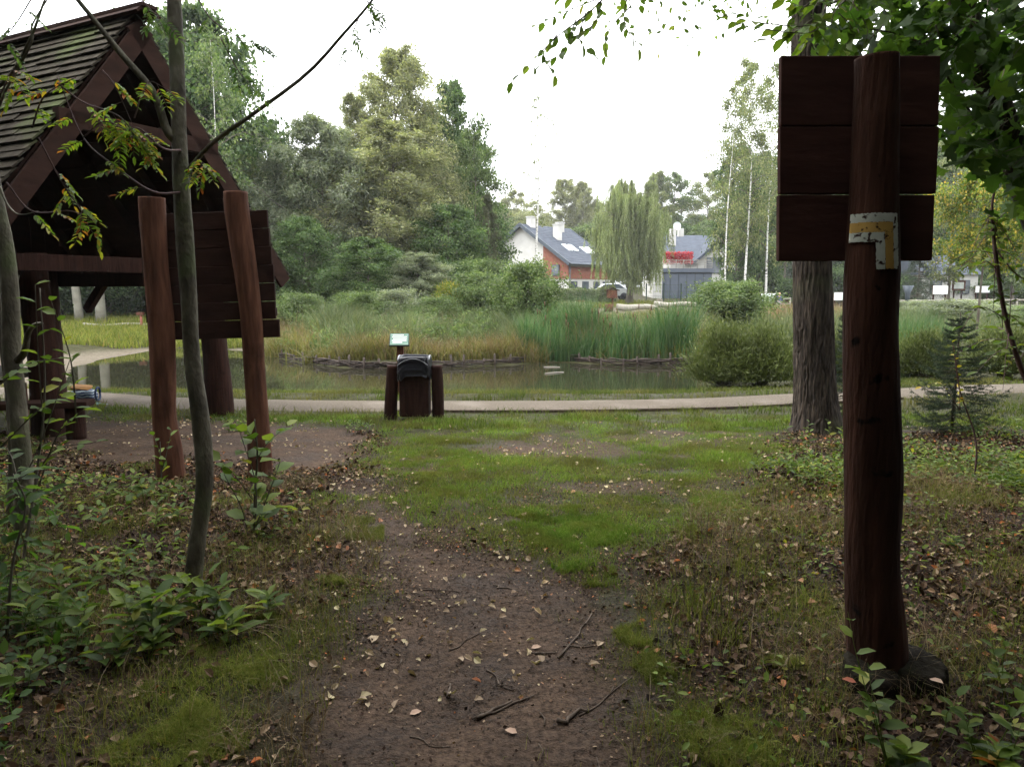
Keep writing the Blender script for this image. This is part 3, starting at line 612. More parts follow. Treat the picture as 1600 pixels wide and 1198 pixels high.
# ================================================================== TREES: prototypes
def fl(v): return np.asarray(v, float)
LM = {
 'oak': leafmat('dark_oak_leaves', [(0, (.03, .062, .018)), (.5, (.07, .12, .04)), (1, (.14, .19, .07))], .40, nscale=.9, namt=.75),
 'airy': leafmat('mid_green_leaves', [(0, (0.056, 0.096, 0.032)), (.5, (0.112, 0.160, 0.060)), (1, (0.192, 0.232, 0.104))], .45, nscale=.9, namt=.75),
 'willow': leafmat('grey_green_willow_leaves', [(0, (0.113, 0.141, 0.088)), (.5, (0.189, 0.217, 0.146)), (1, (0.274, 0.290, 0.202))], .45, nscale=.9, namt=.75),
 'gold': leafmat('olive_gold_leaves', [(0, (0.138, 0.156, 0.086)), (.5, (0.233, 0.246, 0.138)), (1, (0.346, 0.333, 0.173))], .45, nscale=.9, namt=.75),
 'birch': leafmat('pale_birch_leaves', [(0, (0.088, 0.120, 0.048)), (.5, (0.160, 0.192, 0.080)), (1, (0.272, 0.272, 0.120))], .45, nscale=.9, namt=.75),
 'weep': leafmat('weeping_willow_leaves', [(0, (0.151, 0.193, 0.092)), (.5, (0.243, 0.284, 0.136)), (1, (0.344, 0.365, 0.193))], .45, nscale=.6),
 'spruce': leafmat('spruce_needles', [(0, (.016, .032, .014)), (.5, (.03, .055, .024)), (1, (.05, .08, .03))], .12, nscale=1),
 'brown': leafmat('brownish_conifer_needles', [(0, (.035, .042, .018)), (.5, (.06, .068, .03)), (1, (.09, .09, .042))], .15, nscale=.7),
 'ygreen': leafmat('turning_maple_leaves', [(0, (.06, .11, .02)), (.5, (.13, .18, .03)), (.8, (.30, .28, .04)), (1, (.42, .27, .05))], .45, nscale=.8, namt=.6),
 'yellow': leafmat('yellow_autumn_leaves', [(0, (.13, .15, .02)), (.5, (.28, .27, .03)), (.8, (.42, .34, .04)), (1, (.40, .20, .03))], .4, nscale=.7),
 'hornbeam': leafmat('fresh_green_leaves', [(0, (.05, .09, .013)), (.5, (.10, .16, .022)), (.9, (.19, .24, .04)), (1, (.34, .30, .05))], .45, nscale=2),
 'maple': leafmat('maple_leaves', [(0, (.035, .075, .015)), (.5, (.06, .12, .022)), (1, (.11, .18, .035))], .6, nscale=2, spec=.35),
 'rowan': leafmat('rowan_leaves', [(0, (.09, .16, .02)), (.6, (.19, .27, .035)), (.82, (.38, .34, .04)), (.92, (.40, .14, .03)), (1, (.22, .05, .02))], .45, nscale=4),
 'broom': leafmat('olive_fine_shoots', [(0, (0.064, 0.085, 0.024)), (.5, (0.111, 0.140, 0.043)), (1, (0.178, 0.200, 0.076))], .25, nscale=1.6),
 'cattail': leafmat('cattail_blades', [(0, (0.039, 0.088, 0.031)), (.6, (0.066, 0.138, 0.050)), (1, (0.143, 0.187, 0.077))], .3, nscale=.8),
 'reed': leafmat('pale_reed_blades', [(0, (.06, .09, .035)), (.6, (.10, .13, .06)), (1, (.19, .19, .09))], .3, nscale=.6),
 'sedge': leafmat('yellow_sedge_blades', [(0, (.09, .10, .028)), (.6, (.16, .15, .045)), (1, (.26, .20, .08))], .3, nscale=.6),
 'dry': leafmat('dry_brown_grass', [(0, (.10, .062, .03)), (.6, (.19, .125, .065)), (1, (.32, .24, .13))], .25, nscale=.8),
 'grass': leafmat('lawn_grass_blades', [(0, (0.078, 0.146, 0.020)), (.5, (0.151, 0.241, 0.038)), (.93, (0.224, 0.302, 0.062)), (1, (0.280, 0.235, 0.101))], .4, nscale=1.1, namt=.5, spec=.08, rough=.8, hue=((.13, .125, .035), 1.7, .48, .62)),
 'verge': leafmat('verge_grass_blades', [(0, (.045, .075, .014)), (.5, (.085, .125, .026)), (1, (.16, .17, .05))], .3, nscale=1, spec=.08, rough=.8, hue=((.15, .14, .05), 1.1, .45, .6)),
 'moss': leafmat('fine_moss_grass_blades', [(0, (0.079, 0.100, 0.019)), (.5, (0.152, 0.179, 0.036)), (.88, (0.231, 0.231, 0.058)), (1, (0.252, 0.179, 0.084))], .35, nscale=1.4, namt=.5, spec=.08, rough=.8),
 'litter': leafmat('brown_leaf_litter', [(0, (0.015, 0.009, 0.006)), (.4, (0.050, 0.027, 0.018)), (.8, (0.150, 0.090, 0.056)), (.96, (0.350, 0.250, 0.163)), (1, (0.438, 0.125, 0.037))], .12, rough=.75, nscale=3, spec=.12),
 'pale': leafmat('pale_fallen_leaves', [(0, (.28, .19, .12)), (.5, (.42, .32, .21)), (.85, (.5, .42, .24)), (1, (.35, .12, .05))], .12, rough=.6, nscale=6, namt=.25),
}
def orient(n, up=0, out=None, k=1):
    d = rng.normal(size=(n, 3)); d[:, 2] += up
    if out is not None: d += out * k
    return nrm(d)
def make_tree(h=12, Rr=3.2, t0=.15, prof='oval', limbs=46, tw=7, leafL=.16, leafW=.09, per=75, spread=.32, up=.5, droop=.25, tr=.16, lean=0, strands=0, gap=.0):
    tk = MB(); P = []; D = []
    ax = rng.uniform(0, 6.28); zz = np.linspace(0, 1, 12)
    bx = lean * zz ** 1.5 + .02 * h * np.sin(zz * 5 + ax) * zz; by = .02 * h * np.cos(zz * 4 + ax) * zz
    top = .97 if prof != 'cone' else 1
    T = np.c_[bx, by, zz * h * top]; tk.tube(T, tr * (1 - zz * .93) * (1 + .35 * np.exp(-zz * 40)), 10, wob=.1)
    for k in range(limbs):
        u = (k + rng.random()) / limbs; t = t0 + (1 - t0) * u ** (.9 if prof != 'cone' else 1)
        if prof == 'oval': w = math.sin(math.pi * min(1, max(.04, (u * .86 + .12)))) ** .7
        elif prof == 'broad': w = (1 - u ** 2.4) ** .5 * (.75 + .25 * min(1, u * 4))
        elif prof == 'cone': w = (1 - u) ** .9 + .03
        elif prof == 'tall': w = min(1, .5 + u * 2.2) * (1 - u) ** .5 + .06
        w *= rng.uniform(.5, 1.3)
        if rng.random() < gap: continue
        az = k * 2.4 + rng.normal(0, .4); base = np.array([np.interp(t, zz * top, T[:, 0]), np.interp(t, zz * top, T[:, 1]), t * h])
        L = Rr * w; dr = np.array([math.cos(az), math.sin(az), 0]); uu = np.linspace(0, 1, 6)
        elev = up * (1 - .3 * u) if prof != 'cone' else up
        C = base + dr * (L * uu)[:, None]; C[:, 2] += L * (elev * uu - droop * uu ** 2); C[1:] += rng.normal(0, .035 * L, (5, 3))
        r0 = max(.012, tr * .42 * (1 - t) + .012); tk.tube(C, r0 * (1 - uu * .85), 5, cap=False, mat=1)
        for j in range(tw):
            v = rng.uniform(.25, 1) ** .8; p = np.array([np.interp(v, uu, C[:, i]) for i in range(3)])
            a2 = az + rng.normal(0, .9); l2 = L * rng.uniform(.18, .42) * (1.2 - .5 * v); d2 = nrm([math.cos(a2), math.sin(a2), rng.normal(.15, .5) - droop * .6])
            e = p + d2 * l2; tk.tube([p, (p + e) / 2 + rng.normal(0, .03 * l2, 3), e], [r0 * .35, r0 * .22, .006], 4, cap=False, mat=1)
            if strands:
                for q_ in range(strands):
                    s0 = p + d2 * l2 * rng.random(); ln = min(rng.uniform(.16, .42) * h, s0[2] - .08 * h); n_ = int(per * ln / 2.2)
                    if ln < .2 or n_ < 2: continue
                    vv = rng.random(n_) ** .85; sway = rng.normal(0, .10, 2)
                    q = np.c_[s0[0] + sway[0] * vv * ln, s0[1] + sway[1] * vv * ln, s0[2] + .1 - vv * ln]; P.append(q + rng.normal(0, .035, q.shape)); D.append(orient(n_, -3.2))
            else:
                n_ = int(per * rng.uniform(.5, 1.4)); vv = rng.random(n_)[:, None] ** .7
                sg = spread * L / Rr * .6 + spread * .5
                P.append(p + d2 * l2 * vv * 1.15 + rng.normal(0, 1, (n_, 3)) * sg * np.array([1, 1, .7]) * (.35 + .65 * vv)); D.append(orient(n_, -.3 - droop, d2[None], .7))
    P = np.concatenate(P); D = np.concatenate(D); n = len(P); sc = rng.uniform(.65, 1.25, n)
    lv = MB(); lv.leaves(P, D, leafL * sc, leafW * sc)
    rad = np.hypot(P[:, 0], P[:, 1]); return tk, lv, float(np.percentile(P[:, 2], 99.8)), float(np.percentile(rad, 95))
rng = np.random.default_rng(11)
PROTO = {
 'oak': make_tree(12, 3.4, .10, 'oval', 54, 9, .22, .155, 62, .36, .45, .25, .17),
 'oak2': make_tree(12, 3.8, .04, 'broad', 50, 9, .23, .155, 62, .50, .5, .25, .18),
 'airy': make_tree(13, 2.9, .12, 'oval', 50, 8, .20, .125, 52, .32, .7, .2, .14, gap=.08),
 'willow': make_tree(11, 3.8, .03, 'tall', 66, 10, .25, .07, 82, .34, 1.2, .35, .2),
 'gold': make_tree(15, 3.6, .06, 'tall', 76, 9, .22, .075, 84, .34, 1.25, .2, .18),
 'birch': make_tree(15, 2.4, .24, 'oval', 46, 7, .13, .09, 58, .42, .9, .65, .10, gap=.05),
 'bare': make_tree(14, 1.4, .40, 'oval', 30, 5, .13, .08, 8, .25, .9, .3, .09, gap=.2),
 'sparse': make_tree(14, 2.3, .18, 'oval', 40, 6, .19, .12, 20, .40, .9, .45, .10, gap=.12),
 'weep': make_tree(11, 3.4, .40, 'broad', 46, 7, .22, .045, 80, .3, .75, .35, .32, strands=6),
 'cone': make_tree(10, 2.6, .04, 'cone', 90, 6, .14, .035, 85, .20, .05, .25, .14),
 'maple': make_tree(8, 3.0, .42, 'oval', 44, 7, .15, .13, 70, .45, .5, .25, .10),
 'bush': make_tree(3, 1.6, .0, 'broad', 50, 8, .12, .075, 75, .30, .9, .15, .04),
}
LMAT = {'oak': 'oak', 'oak2': 'oak', 'airy': 'airy', 'willow': 'willow', 'gold': 'gold', 'birch': 'birch', 'bare': 'birch', 'weep': 'weep', 'cone': 'spruce', 'bush': 'airy', 'maple': 'ygreen', 'sparse': 'birch'}
BMAT = {'birch': 'birch', 'sparse': 'birch', 'bare': 'birch'}
_meshcache = {}
def proto_mesh(kind, leafm):
    key = (kind, leafm)
    if key not in _meshcache:
        tk, lv, h, r = PROTO[kind]
        if kind not in _meshcache: _meshcache[kind] = tk.build('trunk', [M[BMAT.get(kind, 'bark_far')], M['bark_far']])
        lo = lv.build('crown', LM[leafm], smooth=False)
        _meshcache[key] = lo
        _tmp.append(lo)
        if _meshcache[kind] not in _tmp: _tmp.append(_meshcache[kind])
    return _meshcache[kind].data, _meshcache[key].data
_tmp = []
tree_rng = np.random.default_rng(5)
def tree(kind, px, Yd, top, width, name, label, leafm=None, group=None, cat='tree', base=None, zoff=0, dens=1):
    leafm = leafm or LMAT[kind]; td, ld = proto_mesh(kind, leafm); _, _, h, r = PROTO[kind]
    b = at(px, 480, Yd); z0 = float(H(b[0], Yd, False)) + zoff
    zt = at(px, top, Yd)[2]; hh = zt - z0; wd = width / F * Yd
    root = empty(name, (b[0], Yd, z0), label, cat, group, tree_rng.uniform(0, 6.28))
    s_ = (wd / 2 / r, wd / 2 / r, hh / h); 
    for nm, d in (('trunk', td), ('crown', ld)):
        o = bpy.data.objects.new(nm if cat != 'bush' or nm == 'crown' else 'stem', d); S.collection.objects.link(o); o.parent = root
    root.scale = s_
    return root
def wood(name, label, specs, kind='stuff', clear=False):
    """a mass of trees that reads as one: (proto, x, y, height, radius, leafmat)"""
    tk = MB(); lms = []; lv = MB()
    for (k, x, y, hh, rr, lm) in specs:
        t, l, h, r = PROTO[k]; a = tree_rng.uniform(0, 6.28); c, s_ = math.cos(a), math.sin(a)
        A = np.array([[c, -s_, 0], [s_, c, 0], [0, 0, 1.]]) * np.array([rr / r, rr / r, hh / h])[None]
        if lm not in lms: lms.append(lm)
        z = float(H(x, y, False)); off = np.array([x, y, z]); lv.merge(l, (A, off), lms.index(lm)); tk.merge(t, (A, off))
    if clear: # nothing of this wood hangs in front of the path
        V = np.concatenate(lv.v); k = []
        fs = []
        for f in lv.f:
            c = V[f[:, 0]]; yy = np.maximum(c[:, 1], 0); fs.append(f[~((c[:, 1] > -3.5) & (np.abs(c[:, 0]) < .95 * yy + 4.2) & (c[:, 2] < 3.1 + .5 * yy))])
        lv.f = fs; V = np.concatenate(tk.v)
        for q, f in enumerate(tk.f):
            if tk.m[q] == 1: # low boughs too
                c = V[f[:, 0]]; yy = np.maximum(c[:, 1], 0); tk.f[q] = f[~((c[:, 1] > -3.5) & (np.abs(c[:, 0]) < .95 * yy + 4.2) & (c[:, 2] < 3.1 + .5 * yy))]
    all_ = MB(); all_.merge(lv); 
    all_.merge(tk, mat=len(lms)); o = all_.build(name, [LM[q] for q in lms] + [M['bark_far']], smooth=False)
    return tag(o, label, 'wood', kind=kind)

# --- mid-distance trees, left to right --------------------------------------------------
BG = 'trees across the pond'
T_ = [
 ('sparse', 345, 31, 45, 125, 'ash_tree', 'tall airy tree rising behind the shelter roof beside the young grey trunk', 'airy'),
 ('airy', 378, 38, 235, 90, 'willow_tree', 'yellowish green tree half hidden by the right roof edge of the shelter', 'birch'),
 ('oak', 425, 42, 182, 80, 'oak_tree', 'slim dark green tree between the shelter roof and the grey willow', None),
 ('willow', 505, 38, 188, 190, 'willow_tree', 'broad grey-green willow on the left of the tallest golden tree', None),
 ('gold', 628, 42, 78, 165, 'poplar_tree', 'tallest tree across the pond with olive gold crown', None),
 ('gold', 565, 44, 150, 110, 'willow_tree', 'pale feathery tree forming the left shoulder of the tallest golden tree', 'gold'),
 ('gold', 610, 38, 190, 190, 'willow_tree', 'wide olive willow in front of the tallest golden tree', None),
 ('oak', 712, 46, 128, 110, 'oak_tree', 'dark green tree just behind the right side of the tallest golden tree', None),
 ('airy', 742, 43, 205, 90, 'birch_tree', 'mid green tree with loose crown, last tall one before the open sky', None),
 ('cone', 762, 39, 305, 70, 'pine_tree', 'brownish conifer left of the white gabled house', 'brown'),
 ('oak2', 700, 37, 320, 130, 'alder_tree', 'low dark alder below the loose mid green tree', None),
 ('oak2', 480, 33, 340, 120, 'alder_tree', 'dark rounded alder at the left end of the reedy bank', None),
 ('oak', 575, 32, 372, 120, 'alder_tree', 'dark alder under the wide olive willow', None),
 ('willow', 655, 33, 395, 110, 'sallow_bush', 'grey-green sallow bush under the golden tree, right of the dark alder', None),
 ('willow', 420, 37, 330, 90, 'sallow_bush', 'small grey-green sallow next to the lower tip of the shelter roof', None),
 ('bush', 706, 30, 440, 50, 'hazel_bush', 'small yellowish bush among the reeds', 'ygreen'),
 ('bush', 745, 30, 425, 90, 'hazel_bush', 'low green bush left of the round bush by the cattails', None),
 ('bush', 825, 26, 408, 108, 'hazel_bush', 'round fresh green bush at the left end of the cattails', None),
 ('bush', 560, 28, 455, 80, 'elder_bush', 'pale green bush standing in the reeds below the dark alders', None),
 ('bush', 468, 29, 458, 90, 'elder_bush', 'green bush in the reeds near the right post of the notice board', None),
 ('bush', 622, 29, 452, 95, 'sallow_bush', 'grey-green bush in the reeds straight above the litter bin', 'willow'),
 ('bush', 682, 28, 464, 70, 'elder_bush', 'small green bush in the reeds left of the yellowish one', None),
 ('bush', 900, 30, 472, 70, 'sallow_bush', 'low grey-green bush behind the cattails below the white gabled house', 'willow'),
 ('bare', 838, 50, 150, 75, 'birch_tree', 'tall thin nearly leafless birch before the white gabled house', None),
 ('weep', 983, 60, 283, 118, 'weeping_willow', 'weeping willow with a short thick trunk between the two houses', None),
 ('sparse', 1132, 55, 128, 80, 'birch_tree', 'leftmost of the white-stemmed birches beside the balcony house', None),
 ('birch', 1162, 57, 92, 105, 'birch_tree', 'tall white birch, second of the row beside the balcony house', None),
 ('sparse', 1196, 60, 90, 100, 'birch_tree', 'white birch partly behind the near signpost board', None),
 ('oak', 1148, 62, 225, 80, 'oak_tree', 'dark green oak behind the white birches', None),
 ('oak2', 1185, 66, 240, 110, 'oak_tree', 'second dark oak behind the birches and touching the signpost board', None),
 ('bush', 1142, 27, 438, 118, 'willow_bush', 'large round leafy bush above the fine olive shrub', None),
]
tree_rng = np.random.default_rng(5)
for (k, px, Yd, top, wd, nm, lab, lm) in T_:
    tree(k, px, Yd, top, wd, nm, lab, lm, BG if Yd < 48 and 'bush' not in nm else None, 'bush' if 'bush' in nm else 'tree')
tree('maple', 1530, 26, 262, 150, 'maple_tree', 'yellow-green young maple right of the signpost board', 'ygreen')
tree('cone', 1432, 63, 310, 60, 'spruce_tree', 'dark spruce just right of the signpost board over the rail fence', 'spruce')
tree('airy', 1480, 60, 190, 120, 'birch_tree', 'pale loose tree behind the yellow maple', 'birch')
tree('oak', 1580, 56, 170, 130, 'oak_tree', 'mid green oak beyond the yellow maple at the right edge', 'airy')
tree('bush', 1430, 36, 470, 90, 'sallow_bush', 'low grey-green sallow right of the near signpost', 'willow', cat='bush')
tree('bush', 1510, 33, 468, 120, 'sallow_bush', 'wide low sallow beyond the sandy patch', 'willow', cat='bush')
tree('bush', 1600, 33, 478, 120, 'sallow_bush', 'low sallow cut by the right edge of the picture', 'airy', cat='bush')
# --- woods ------------------------------------------------------------------------------
sp = []
for x in np.arange(-75, 95, 2.7):
    k = ['airy', 'gold', 'birch', 'willow', 'gold'][int(tree_rng.integers(5))]; y = tree_rng.uniform(112, 135)
    if 10 < x < 38 or True: sp.append((k, x, y, tree_rng.uniform(13, 20), tree_rng.uniform(3.0, 4.4), ['airy', 'birch', 'gold', 'willow', 'birch'][int(tree_rng.integers(5))]))
for x in np.arange(-90, 110, 6): sp.append(('oak2', x, 142 + tree_rng.uniform(0, 8), tree_rng.uniform(12, 15), 5.5, 'oak'))
wood('far_wood', 'far mixed wood closing the view behind the houses', sp)
sp = []
for x in np.arange(-70, 80, 4.4):
    y = tree_rng.uniform(98, 108)
    if abs(x / y - .07) < .13 : y += 12
    sp.append((['oak2', 'airy', 'oak'][int(tree_rng.integers(3))], x, y, tree_rng.uniform(9, 13.5), tree_rng.uniform(3.4, 4.6), ['oak', 'airy', 'airy', 'birch'][int(tree_rng.integers(4))]))
wood('wood_edge', 'green edge of the far wood behind the houses', sp)
sp = []
for k_ in range(16):
    px = 395 + k_ * 23 + tree_rng.uniform(-8, 8); Yd = tree_rng.uniform(47, 56); p = at(px, 480, Yd)
    sp.append((['oak', 'airy', 'oak2'][k_ % 3], p[0], Yd, max(6, float(np.interp(px, [395, 480, 560, 640, 700, 750, 770], [9, 10, 11.5, 12.5, 11, 7, 5])) * tree_rng.uniform(.85, 1.05)), 2.7, ['oak', 'airy', 'oak'][k_ % 3]))
for k_ in range(17):
    px = 400 + k_ * 22 + tree_rng.uniform(-8, 8); Yd = tree_rng.uniform(34, 37); p = at(px, 480, Yd)
    sp.append(('bush', p[0], Yd, tree_rng.uniform(1.8, 3.0), 1.7, ['oak', 'airy', 'willow'][k_ % 3]))
wood('thicket', 'dark thicket filling the gaps between the trees across the pond', sp)
sp = []
for k_ in range(30):
    px = tree_rng.uniform(-420, 330); Yd = tree_rng.uniform(37, 52); p = at(px, 480, Yd)
    sp.append((['oak', 'oak2', 'airy'][k_ % 3], p[0], Yd, tree_rng.uniform(9, 15), tree_rng.uniform(2.8, 3.8), ['oak', 'oak', 'airy'][k_ % 3]))
for k_ in range(22):
    px = -380 + k_ * 34; Yd = tree_rng.uniform(35, 41); p = at(px, 480, Yd); sp.append(('bush', p[0], Yd, tree_rng.uniform(2.2, 4.2), 2.2, 'oak'))
wood('dark_wood', 'dark wood behind the shelter on the far left bank', sp)
sp = []
for k_ in range(34):
    px = tree_rng.uniform(1205, 1950); Yd = tree_rng.uniform(72, 100); p = at(px, 480, Yd)
    sp.append((['oak', 'cone', 'airy', 'birch', 'oak2'][k_ % 5], p[0], Yd, tree_rng.uniform(13, 19), tree_rng.uniform(3, 4.6), ['oak', 'spruce', 'airy', 'birch', 'oak'][k_ % 5]))
for k_ in range(18):
    px = 1190 + k_ * 40; Yd = tree_rng.uniform(66, 74); p = at(px, 480, Yd); sp.append(('bush', p[0], Yd, tree_rng.uniform(2, 3.5), 2.6, 'oak'))
wood('right_wood', 'mixed wood behind the rail fence on the right', sp)
# the wood the viewer stands in: unseen crowns added overhead to darken the foreground
sp = []
for (x, y) in [(-4, -3), (0.5, -4.5), (4.5, -3), (-8, 0), (8.5, 0), (-3, -9), (3.5, -9), (-9, -7), (9, -7), (0, -14), (-6.5, -14), (7, -14), (-12, -3), (12.5, -4), (-11.5, 4), (12, 5), (13, 11), (-14, 9), (0, -20), (-9, -20), (9, -20), (-16, -10), (16, -10), (-8.5, 1.5), (8, .5), (-5.4, 3.0), (5.6, 3.0), (7.6, 6.2), (3.4, -.4), (-2, -6), (2.5, -6)]:
    k = ['oak2', 'oak', 'airy'][int(tree_rng.integers(3))]; sp.append((k, x + tree_rng.normal(0, .3), y, tree_rng.uniform(10, 13.5), 3.9 if abs(x) < 10 else 4.6, 'oak'))
for k_ in range(26):
    a = tree_rng.uniform(0, 6.28); 
    x, y = tree_rng.uniform(-16, 16), tree_rng.uniform(-14, -3.5); sp.append(('bush', x, y, tree_rng.uniform(2, 3.6), 2, 'oak'))
wood('shade_forest', 'unseen dense wood behind and above the viewer, added to shade the foreground', sp, clear=True)
for o in _tmp: bpy.data.objects.remove(o)

# ================================================================== REEDS AND RUSHES
rng = np.random.default_rng(21)
def scatter(poly, n, fn=None):
    P = np.array(poly); lo, hi = P.min(0), P.max(0); out_ = []
    tot = 0
    while tot < n:
        q = rng.uniform(lo, hi, (n * 2, 2)); q = q[sdpoly(q[:, 0], q[:, 1], poly) < 0]
        if fn is not None: q = q[rng.random(len(q)) < fn(q[:, 0], q[:, 1])]
        out_.append(q); tot += len(q)
    return np.concatenate(out_)[:n]
def strip(px0, px1, Y0, Y1):  # world quad behind the fence
    a, b = at(px0, 500, Y0), at(px1, 500, Y0); c, d = at(px1, 500, Y1), at(px0, 500, Y1); return [a[:2], b[:2], c[:2], d[:2]]
def behind(x, y):  # only on the bank side of the water
    return (sdpoly(x, y, POND) > -.12).astype(float)
def rushes(name, label, polys, mat, h, wd, dens, lean=.22, clump=.6, zmin=None):
    m = MB()
    for poly, n in polys:
        q = scatter(poly, n, lambda x, y: behind(x, y) * np.clip(.42 + clump * 3.6 * fbm(x * 1.6, y * 1.6 + 7), .04, 1))
        hh = rng.uniform(h[0], h[1], n) * np.clip(1 + 1.5 * fbm(q[:, 0] * .9, q[:, 1] * .9 + len(name)), .45, 1.6); z = H(q[:, 0], q[:, 1], False) - .03
        m.blades(np.c_[q, z], hh, rng.uniform(.7, 1.3, n) * wd, rng.normal(0, lean, (n, 2)), .6)
    return tag(m.build(name, mat, smooth=False), label, kind='stuff')
rushes('cattails', 'dense green cattails at the water edge in the middle of the pond', [(strip(815, 935, 20.6, 23), 4200), (strip(935, 1090, 20.4, 22.6), 2300)], LM['cattail'], (.5, 1.6), .030, 1, .2, .8)
rushes('reeds', 'pale grey-green reeds on the pond bank', [(strip(500, 700, 21.5, 29), 9000), (strip(700, 830, 21.5, 28), 4500), (strip(930, 1120, 22, 27), 3600), (strip(820, 960, 23, 28), 2500)], LM['reed'], (.5, 1.25), .026, 1, .32, .9)
rushes('sedge', 'yellow-green sedge along the brushwood fence', [(strip(412, 860, 20.2, 24.5), 13000), (strip(400, 560, 22, 31), 5000), (strip(930, 1100, 20.4, 25), 3500), (strip(560, 1110, 26, 34), 9000)], LM['sedge'], (.25, .75), .024, 1, .45, .9)
rushes('dry_grass', 'brown dry grass on the pond bank', [(strip(410, 1120, 21, 32), 7500), (strip(900, 1110, 21, 30), 5000), (strip(1180, 1330, 24, 50), 9000), (strip(520, 840, 20.3, 21.6), 2600)], LM['dry'], (.45, 1.0), .013, 1, .3, .8)
rushes('tall_marsh_grass', 'tall grass and rushes on the right-hand bank behind the signpost', [(strip(1180, 1420, 17.5, 30), 9000), (strip(1380, 1490, 16, 24), 5000), (strip(1400, 1700, 24, 46), 9000), (strip(1700, 2500, 20, 46), 9000)], LM['reed'], (.5, 1.1), .02, 1, .22, .6)
rushes('green_rushes', 'green rushes at the right-hand end of the pond', [(strip(1370, 1480, 15.5, 20), 3800)], LM['cattail'], (.8, 1.4), .018, 1, .16, .4)
# cattail heads
m = MB()
for (x, y) in scatter(strip(820, 1080, 20.8, 22.8), 46, behind):
    z = float(H(x, y, False)) + rng.uniform(.8, 1.35); d = rng.normal(0, .02, 2)
    m.tube([(x, y, z - 1.0), (x + d[0], y + d[1], z)], .004, 4); m.tube([(x + d[0], y + d[1], z), (x + d[0] * 1.3, y + d[1] * 1.3, z + .15)], .013, 6)
tag(m.build('cattail_heads', solid('brown_cattail_heads', [(.3, (.07, .035, .015)), (.7, (.12, .06, .03))], 10)), 'brown cattail heads above the green cattails', kind='stuff')
# broken, leafy reed foliage and low weeds that break up the blades
m = MB(); q = np.concatenate([scatter(strip(430, 830, 21, 29), 15000, lambda x, y: behind(x, y) * np.clip(.2 + 4 * fbm(x * 1.3 + 20, y * 1.3), 0, 1)), scatter(strip(820, 1110, 22, 29), 7000, lambda x, y: behind(x, y) * np.clip(.2 + 4 * fbm(x * 1.3 + 20, y * 1.3), 0, 1))])
k = len(q); zt = np.clip(.75 + 1.6 * fbm(q[:, 0] * .9 + 4, q[:, 1] * .9), .2, 1.5); m.leaves(np.c_[q, H(q[:, 0], q[:, 1], False) + rng.random(k) ** .7 * zt], orient(k, .3), rng.uniform(.08, .26, k), rng.uniform(.02, .05, k))
tag(m.build('marsh_weeds', LM['airy'], smooth=False), 'leafy weeds mixed into the reeds on the pond bank', kind='stuff')
# far bank meadow
def meadow(name, label, polys, mat, h, wd):
    m = MB()
    for poly, n in polys:
        q = scatter(poly, n, lambda x, y: (masks(x, y)[2] < .3) * behind(x, y) * (dpath(x, y) > .52)); m.blades(np.c_[q, H(q[:, 0], q[:, 1], False) - .01], rng.uniform(*h, n), rng.uniform(.7, 1.3, n) * wd, rng.normal(0, .35, (n, 2)), .6, segs=2)
    return tag(m.build(name, mat, smooth=False), label, kind='stuff')
meadow('far_bank_grass', 'rough grass on the far banks', [(strip(-350, 430, 24.2, 31), 30000), (strip(-350, 430, 31, 41), 20000), (strip(840, 1250, 30, 68), 16000), (strip(1380, 1800, 25, 60), 15000), (strip(1800, 2800, 20, 60), 14000), (strip(-900, -350, 22, 50), 12000), (strip(-350, 430, 41, 50), 6000)], LM['moss'], (.12, .38), .03)

# ================================================================== NEAR GRASS, LITTER
rng = np.random.default_rng(31)
def near_blades(n, box_, wfun, mat_split, hfun, wd, lean, segs=2):
    q = rng.uniform((box_[0], box_[2]), (box_[1], box_[3]), (n, 2)); s_, g_, sd_, tr_ = masks(q[:, 0], q[:, 1])
    a = np.abs(q[:, 0]) < (q[:, 1] * .78 + .5); w_ = wfun(q[:, 0], q[:, 1], g_, s_) * a * (dpath(q[:, 0], q[:, 1]) > .49) * (sdpoly(q[:, 0], q[:, 1], POND) > -.05)
    q = q[rng.random(n) < w_]; k = len(q); z = H(q[:, 0], q[:, 1]) - .004; m = MB()
    m.blades(np.c_[q, z], hfun(q, k), rng.uniform(.6, 1.4, k) * wd, rng.normal(0, lean, (k, 2)), .7, segs=segs); return m
cl = lambda x, y: np.clip(.5 + 2.6 * fbm(x * 3.1 + 5, y * 3.1) + 1.6 * fbm(x * .9 + 2, y * .9 + 8), 0.02, 1)
m1 = near_blades(600000, (-6.5, 6.5, 2.0, 10.2), lambda x, y, g, s: g * cl(x, y) * sm(2.8, 5.2, y), 0, lambda q, k: rng.uniform(.018, .055, k) * np.clip(1 + 2.2 * fbm(q[:, 0] * 2, q[:, 1] * 2), .4, 2.4), .0042, .55)
tag(m1.build('grass', LM['grass'], smooth=False), 'short green grass of the clearing', kind='stuff')
m1 = near_blades(900000, (-5, 5, 1.9, 8.5), lambda x, y, g, s: (g * .9 + .06 * (1 - s)) * cl(x + 3, y) * (1 - .35 * sm(4, 6.5, y)), 0, lambda q, k: rng.uniform(.015, .05, k), .0030, .6)
tag(m1.build('mossy_grass', LM['moss'], smooth=False), 'fine yellow-green mossy grass tufts', kind='stuff')
m1 = near_blades(150000, (-11, 12, 8.8, 15.2), lambda x, y, g, s: g * np.clip(.4 + 2 * fbm(x * 2, y * 2), .1, 1), 0, lambda q, k: rng.uniform(.03, .11, k) * (1 + 1.2 * np.clip(fbm(q[:, 0] * 1.2, q[:, 1] * 1.2) + .1, 0, 1)), .010, .45)
tag(m1.build('bank_grass', LM['verge'], smooth=False), 'grass verges on both sides of the gravel path', kind='stuff')
m = MB() # lush tongue of grass running into the trail, and the mossy swards
